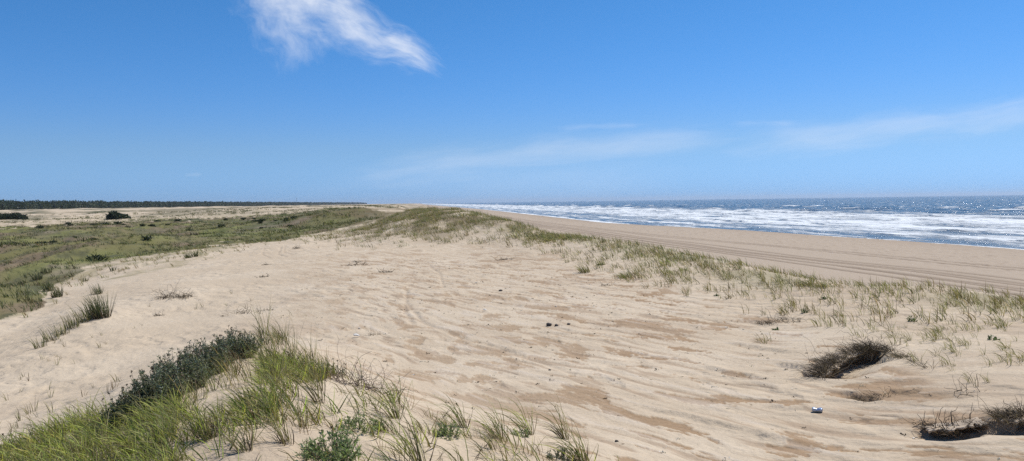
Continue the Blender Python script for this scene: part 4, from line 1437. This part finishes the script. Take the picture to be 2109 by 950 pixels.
def green_at(x, y, *_):
    dd = np.hypot(x, y)
    az = (np.arctan2(x, y) - YAW + np.pi) % (2 * np.pi) - np.pi
    i = np.clip(np.searchsorted(R, dd), 0, len(R) - 1)
    j = np.clip(np.searchsorted(AZ, az), 0, len(AZ) - 1)
    return GREEN_MASK[i, j].astype(float)


P_GS = [(-3000, 2500), (-900, 1200), (-250, 860), (0, 760), (150, 680), (260, 600), (480, 530)] + P_GREEN[9:]
pl = scatter(P_GS, 6.5, 12, 75, 913, azr=(-50, -8), power=0.55, keepfn=green_at)
STUFF.append((gp, pl, 0.7, 1.4))
gp2 = [tuft(9, 0.32, 0.35, 990 + i, [PO, PG, (0.07, 0.08, 0.032), (0.12, 0.10, 0.05)], width=0.05, seg=2, spread=0.6, lean=0.2, bend=1.0, droop=0.9, base=PO, tip=PO) for i in range(6)]
pl2 = scatter(P_GREEN, 0.55, 70, 330, 914, azr=(-42, -8), clump=(9, -0.1, 0.3))
STUFF.append((gp2, pl2, 0.7, 1.8))
P_FARD = [(-200, 470), (0, 445), (350, 432), (700, 424), (800, 420), (840, 428), (760, 432), (600, 440), (350, 452), (0, 470)]
pl3 = scatter(P_FARD, 0.10, 200, 560, 915, azr=(-40, -8), clump=(30, 0.02, 0.15))
STUFF.append((gp2, pl3, 1.0, 2.6))
print('scatter', [len(s_[1]) for s_ in STUFF], time.time() - T0)
parts = []
for protos, pts, s0, s1 in STUFF:
    n = len(pts)
    parts.append(replicate(protos, pts[:, :3], s0 + (s1 - s0) * G_.random(n), G_.normal(size=n) * 0.5, G_.integers(0, len(protos), n),
                           (0.8 + 0.4 * G_.random((n, 1))) * (1 + 0.08 * G_.normal(size=(n, 3)))))
V, Fq, C = join(parts)
print('cover faces', len(Fq))
tag(obj('dune_grass', mesh_np('dune_grass', V, Fq, M_BLADE, np.clip(C, 0.01, 0.6))), kind='stuff')

# ---------------------------------------------------------------- dark tussocks of the plain, bushes, far wood
gt = np.random.default_rng(5)
tus = [mesh_np('tussock', *(lambda q: (q[0], q[1]))(leaves(*(lambda P: (P, rng_unit(gt, len(P)) * [1, 1, 0.4] + [0, 0, 0.5]))(np.stack([gt.normal(size=160).clip(-1.8, 1.8) * 0.2, gt.normal(size=160).clip(-1.8, 1.8) * 0.2, gt.random(160) * 0.3], -1)), 0.26, gt, [OLIVE])), M_LEAF,
               np.tile([0.045, 0.055, 0.028], (640, 1)) * (0.6 + 0.8 * np.repeat(gt.random(160), 4))[:, None]) for _ in range(4)]
P_TUS = [(0, 600), (0, 480), (120, 462), (400, 455), (600, 448), (640, 470), (480, 490), (330, 505), (200, 540), (60, 600)]
tp = scatter([(0, 690), (0, 480), (120, 462), (400, 455), (600, 448), (640, 470), (480, 490), (330, 505), (200, 540), (60, 610)], 0.03, 24, 230, 950, azr=(-37, -9), power=0.35, clump=(22, 0.0, 0.2))
tp = tp[np.argsort(np.hypot(tp[:, 0], tp[:, 1]))][:90]
for p in tp:
    dd = math.hypot(p[0], p[1])
    o = place_mesh('tussock', tus[G_.integers(4)], (p[0], p[1], p[2] - 0.03), (0.5 + 0.7 * G_.random()) * (0.7 + dd / 260), G_.random() * 6,
                   'dark low tussock scattered on the green plain', 'tussock', 'dark tussocks on the green plain')


def dome_bush(label, lobes, seed, bx, by):
    """rounded evergreen bush: many leaf sprays through overlapping lobes, with short trunks"""
    x, y, z = hit(bx, by)
    dist = x * fwd0[0] + y * fwd0[1]
    k = dist / F
    t_ = thing('round_bush', label, 'bush', (x, y, z - 0.1), None, -YAW)
    g = np.random.default_rng(seed)
    P, lines = [], []
    for cx, w, h in lobes:
        n = int(900 * (w * h) / 400)
        v = rng_unit(g, n)
        v[:, 2] = np.abs(v[:, 2])
        rr = 0.72 + 0.33 * g.random(n) ** 0.5 + 0.13 * pn(v[:, 0] * 3 + 9 + cx, v[:, 1] * 3 + v[:, 2] * 2, seed)
        P.append(np.stack([cx * k + v[:, 0] * rr * w * k / 2, v[:, 1] * rr * w * k * 0.5, v[:, 2] * rr * h * k], -1))
        for j in range(3):
            lines.append([np.array([cx * k + (j - 1) * 0.3, 0, -0.1]), np.array([cx * k + (j - 1) * 0.8, 0.2 * j, h * k * 0.6])])
    P = np.vstack(P)
    lv = leaves(P, rng_unit(g, len(P)), 0.55, g, [(0.040, 0.055, 0.030), (0.052, 0.070, 0.034), (0.030, 0.042, 0.025)], 0.6)
    obj('foliage', mesh_np('foliage', lv[0], lv[1], M_LEAF, lv[2]), t_)
    st = tubes(lines, 0.12, BROWN, 6)
    obj('trunks', mesh_np('trunks', st[0], st[1], M_DRY, st[2]), t_)


dome_bush('dark domed evergreen bush standing alone before the pale far dunes', [(-8, 26, 16), (10, 30, 11), (-2, 22, 14)], 41, 242, 452)
dome_bush('long dark evergreen thicket at the left edge before the pale far dunes', [(-34, 46, 11), (-8, 34, 11), (10, 28, 12), (24, 20, 8)], 42, 22, 451)

gw = np.random.default_rng(99)
P, S_ = [], []
rows = 5
ty = -200.0
while ty < 6500:
    step = 5.5 if ty < 1800 else 9 + (ty - 1800) * 0.006
    for r_ in range(rows):
        cx_ = -418 - r_ * 9 - gw.random() * 7 + 14 * float(fbm(np.array(ty / 260.0), np.array(2.2), 3, 601))
        cy_ = ty + gw.random() * step
        hgt = 11.4 + 2.4 * float(fbm(np.array(ty / 45.0), np.array(r_ * 2.0), 3, 602)) + gw.normal() * 0.4 - (2.5 if r_ == 0 else 0)
        wd = (3.6 + 1.8 * gw.random()) * (1 if ty < 1800 else step / 8)
        n = 130 if ty < 1500 else 50
        v = rng_unit(gw, n)
        rr = 0.6 + 0.45 * gw.random(n)
        zc = hgt * 0.52
        P.append(np.stack([cx_ + v[:, 0] * rr * wd, cy_ + v[:, 1] * rr * wd, 4.4 + zc + v[:, 2] * rr * hgt * 0.48], -1))
        S_.append(np.full(n, 1.7 * (1 if ty < 1500 else 1.5 + (ty - 1500) / 1800)))
    ty += step
P = np.vstack(P)
S_ = np.concatenate(S_)
lv = leaves(P, rng_unit(gw, len(P)), S_, gw, [(0.045, 0.066, 0.034), (0.034, 0.050, 0.028), (0.060, 0.080, 0.040), (0.050, 0.058, 0.034)], 0.75)
print('wood leaves', len(P))
tag(obj('far_wood', mesh_np('far_wood', lv[0], lv[1], M_LEAF, lv[2])), kind='stuff')


# ---------------------------------------------------------------- small things on the sand
def ico(n, seed, sx, sy, sz, amp=0.2, freq=1.6, col=(0.1, 0.1, 0.1)):
    import bmesh
    bm = bmesh.new()
    bmesh.ops.create_icosphere(bm, subdivisions=n, radius=1)
    V = np.array([v.co[:] for v in bm.verts])
    Fq = np.array([[v.index for v in f.verts] for f in bm.faces])
    bm.free()
    r = 1 + amp * pn(V[:, 0] * freq + 3, V[:, 1] * freq + V[:, 2] * 1.3, seed) * 1.6 + amp * 0.4 * pn(V[:, 2] * 4, V[:, 0] * 4, seed + 1)
    return V * r[:, None] * [sx, sy, sz], Fq


M_STONE = plain_mat('dark_stone', (0.075, 0.062, 0.055), 0.8, 0.35, 40, bump=0.5)
M_SHELL = plain_mat('shell', (0.60, 0.56, 0.50), 0.45, 0.12, 60, bump=0.2)
for i, (bx, by, r, lab) in enumerate([(1131, 671, 5.2, 'dark brown stone on the flat, largest and leftmost of three in a row'),
                                      (1146, 672, 3.8, 'dark brown stone in the middle of three in a row on the flat'),
                                      (1171, 669, 3.2, 'dark brown stone, smallest and rightmost of three in a row on the flat'),
                                      (1031, 600, 3.2, 'small dark stone on the flat above the white shell with a dark underside'),
                                      (1270, 910, 3.4, 'small dark stone on the flat close to the right end of the mound'),
                                      (1132, 763, 2.4, 'tiny dark pebble on the centre of the flat')]):
    x, y, z = hit(bx, by)
    k = (x * fwd0[0] + y * fwd0[1]) / F * r
    V, Fq = ico(3, 40 + i, k * 1.1, k * 1.0, k * 0.75, 0.22)
    tag(obj('stone', mesh_np('stone', V, Fq, M_STONE), loc=(x, y, z + k * 0.4)), lab, 'stone', 'dark stones on the sand flat')


def shell_mesh(k, seed):
    n, m_ = 22, 9
    V = []
    for j in range(m_):
        t = j / (m_ - 1)
        for i in range(n):
            a = -1.25 + 2.5 * i / (n - 1)
            r = t * (1 + 0.05 * (i % 2))
            V.append((math.sin(a) * r, math.cos(a) * r - 0.2, 0.42 * (1 - t ** 2.2) * math.cos(a * 0.7) + 0.035 * (i % 2) * t))
    V = np.array(V) * k
    i = np.arange(m_ - 1)[:, None] * n + np.arange(n - 1)[None]
    top = np.stack([i, i + n, i + n + 1, i + 1], -1).reshape(-1, 4)
    V2 = V * [0.96, 0.96, 0.9] - [0, 0, 0.05 * k]
    bot = top[:, ::-1] + len(V)
    rim = np.arange((m_ - 1) * n, m_ * n - 1)
    rimf = np.stack([rim, rim + len(V), rim + 1 + len(V), rim + 1], -1)
    return mesh_np('shell', np.vstack([V, V2]), np.vstack([top, bot, rimf]), M_SHELL)


for i, (bx, by, r, rz_, lab) in enumerate([(735, 696, 8.5, 0.6, 'largest white shell, propped up left of the small dry wisp'),
                                           (741, 677, 4.2, 1.4, 'small flat white shell just above the largest shell'),
                                           (999, 641, 4.6, 0.2, 'white shell with a dark underside on the middle of the flat'),
                                           (1146, 632, 4.0, 2.0, 'white shell on the flat behind the three dark stones'),
                                           (853, 773, 4.6, 1.0, 'white shell on bare sand above the mound rim'),
                                           (981, 583, 3.4, 1.0, 'small white shell on the far part of the flat'),
                                           (1883, 904, 5.0, 0.7, 'white shell on pale sand left of the root hollow'),
                                           (1728, 929, 2.6, 0.9, 'tiny white shell at the bottom right below the crushed can')]):
    x, y, z = hit(bx, by)
    k = (x * fwd0[0] + y * fwd0[1]) / F * r
    o = obj('shell', shell_mesh(k, i), loc=(x, y, z + k * (0.45 if i in (0, 2) else 0.12)))
    o.rotation_euler = ((0.7 if i in (0, 2) else 0.15), 0.2, rz_)
    tag(o, lab, 'shell', 'white shells on the sand flat')

# crushed can
x, y, z = hit(1683, 849)
can = thing('crushed_can', 'crushed blue and white drink can lying on pale sand', 'can', (x, y, z + 0.022), None, -YAW - 0.35)
m, t, out = material('can_print')
tcx = t.node('ShaderNodeTexCoord')
sp = t.node('ShaderNodeSeparateXYZ')
t.l.new(tcx.outputs['Object'], sp.inputs[0])
nz = t.noise(tcx.outputs['Object'], 26, 3, 0.6)
band = t.smooth(nz + Ex(t, sp.outputs[1]) * 6.0, 0.42, 0.50)
pcol = t.mix(band, (0.42, 0.46, 0.52), (0.05, 0.13, 0.34))
pp = t.node('ShaderNodeBsdfPrincipled')
t.link(pcol, pp.inputs['Base Color'])
pp.inputs['Metallic'].default_value = 0.35
pp.inputs['Roughness'].default_value = 0.35
t.l.new(pp.outputs[0], out.inputs[0])
M_ALU = plain_mat('bare_metal', (0.70, 0.71, 0.73), 0.3, 0.1, 60, metal=0.9)
n, m_ = 24, 14
V = []
for j in range(m_):
    t_ = j / (m_ - 1)
    nk = 0.82 if j in (0, m_ - 1) else 1.0
    for i in range(n):
        a = 2 * math.pi * i / n
        rad = 0.033 * nk * (1 - 0.35 * math.exp(-((t_ - 0.45) / 0.18) ** 2) * (0.5 + 0.5 * math.cos(a - 1.4)) ** 1.5) * (1 + 0.06 * math.sin(5 * a + 9 * t_))
        V.append(((t_ - 0.5) * 0.105, math.cos(a) * rad, math.sin(a) * rad * 0.72))
V = np.array(V)
i = np.arange(m_ - 1)[:, None] * n + np.arange(n)[None]
j = np.arange(m_ - 1)[:, None] * n + (np.arange(n)[None] + 1) % n
obj('body', mesh_np('can_body', V, np.stack([i, j, j + n, i + n], -1).reshape(-1, 4), m), can)
for nm, e, sg in (('lid', 0, -1), ('base', m_ - 1, 1)):
    ring = V[e * n:(e + 1) * n]
    c_ = ring.mean(0)
    inner = c_ + (ring - c_) * 0.86 - np.array([sg * 0.004, 0, 0])
    VV = np.vstack([ring + [sg * 0.001, 0, 0], inner, [c_ - [sg * 0.004, 0, 0]]])
    k = np.arange(n)
    fa = np.stack([k, (k + 1) % n, (k + 1) % n + n, k + n], -1)
    fb = np.stack([k + n, (k + 1) % n + n, np.full(n, 2 * n)], -1)
    obj(nm, mesh_np('can_' + nm, VV, [fa, fb], M_ALU), can)

# shell grit and chopped stalks blown over the flat: too fine to count
P_FLAT = [(560, 640), (700, 540), (1000, 510), (1200, 560), (1500, 650), (1900, 800), (2109, 960), (1300, 960), (1000, 860), (760, 770)]
gr = scatter(P_FLAT, 7, 5, 26, 960, azr=(-20, 36))
gd = np.random.default_rng(3)
grit = []
for c_, sz, n_ in (((0.60, 0.56, 0.50), 0.016, 7), ((0.10, 0.075, 0.055), 0.018, 7), ((0.20, 0.14, 0.09), 0.05, 2)):
    for _ in range(3):
        P_ = gd.normal(size=(n_, 3)) * [0.012, 0.012, 0.004] * (sz / 0.016) ** 0.3 + [0, 0, 0.004]
        L_ = leaves(P_, rng_unit(gd, n_) * [1, 1, 0.25], sz, gd, [c_], 0.75 if sz < 0.04 else 0.12, 0.6)
        grit.append(L_)
V, Fq, C = replicate(grit, gr[:, :3], 0.5 + 0.7 * gd.random(len(gr)), gd.random(len(gr)) * 6, gd.integers(0, len(grit), len(gr)))
tag(obj('sand_debris', mesh_np('sand_debris', V, Fq, M_DRY, C)), kind='stuff')

# stake on the dune hill, far mast over the wood
can.scale = (0.8, 0.8, 0.8)
x, y, z = hit(881, 432)
st = tubes([[(0, 0, -0.2), (0.03, 0, 0.25), (0.02, 0, 0.45)]], 0.014, (0.12, 0.09, 0.07), 6, 0.2)
tag(obj('wooden_stake', mesh_np('wooden_stake', st[0], st[1], M_DRY, st[2]), loc=(x, y, z)), 'short dark wooden stake on top of the dune hill', 'stake')
x, y = at_dist(612, 1650)
st = tubes([[(0, 0, 0), (0, 0, 20.0)]], 0.35, (0.2, 0.2, 0.2), 6, 0.3)
tag(obj('radio_mast', mesh_np('radio_mast', st[0], st[1], M_DRY, st[2]), loc=(x, y, 4)), 'thin far mast rising just above the dark wood', 'mast')
print('done', time.time() - T0)
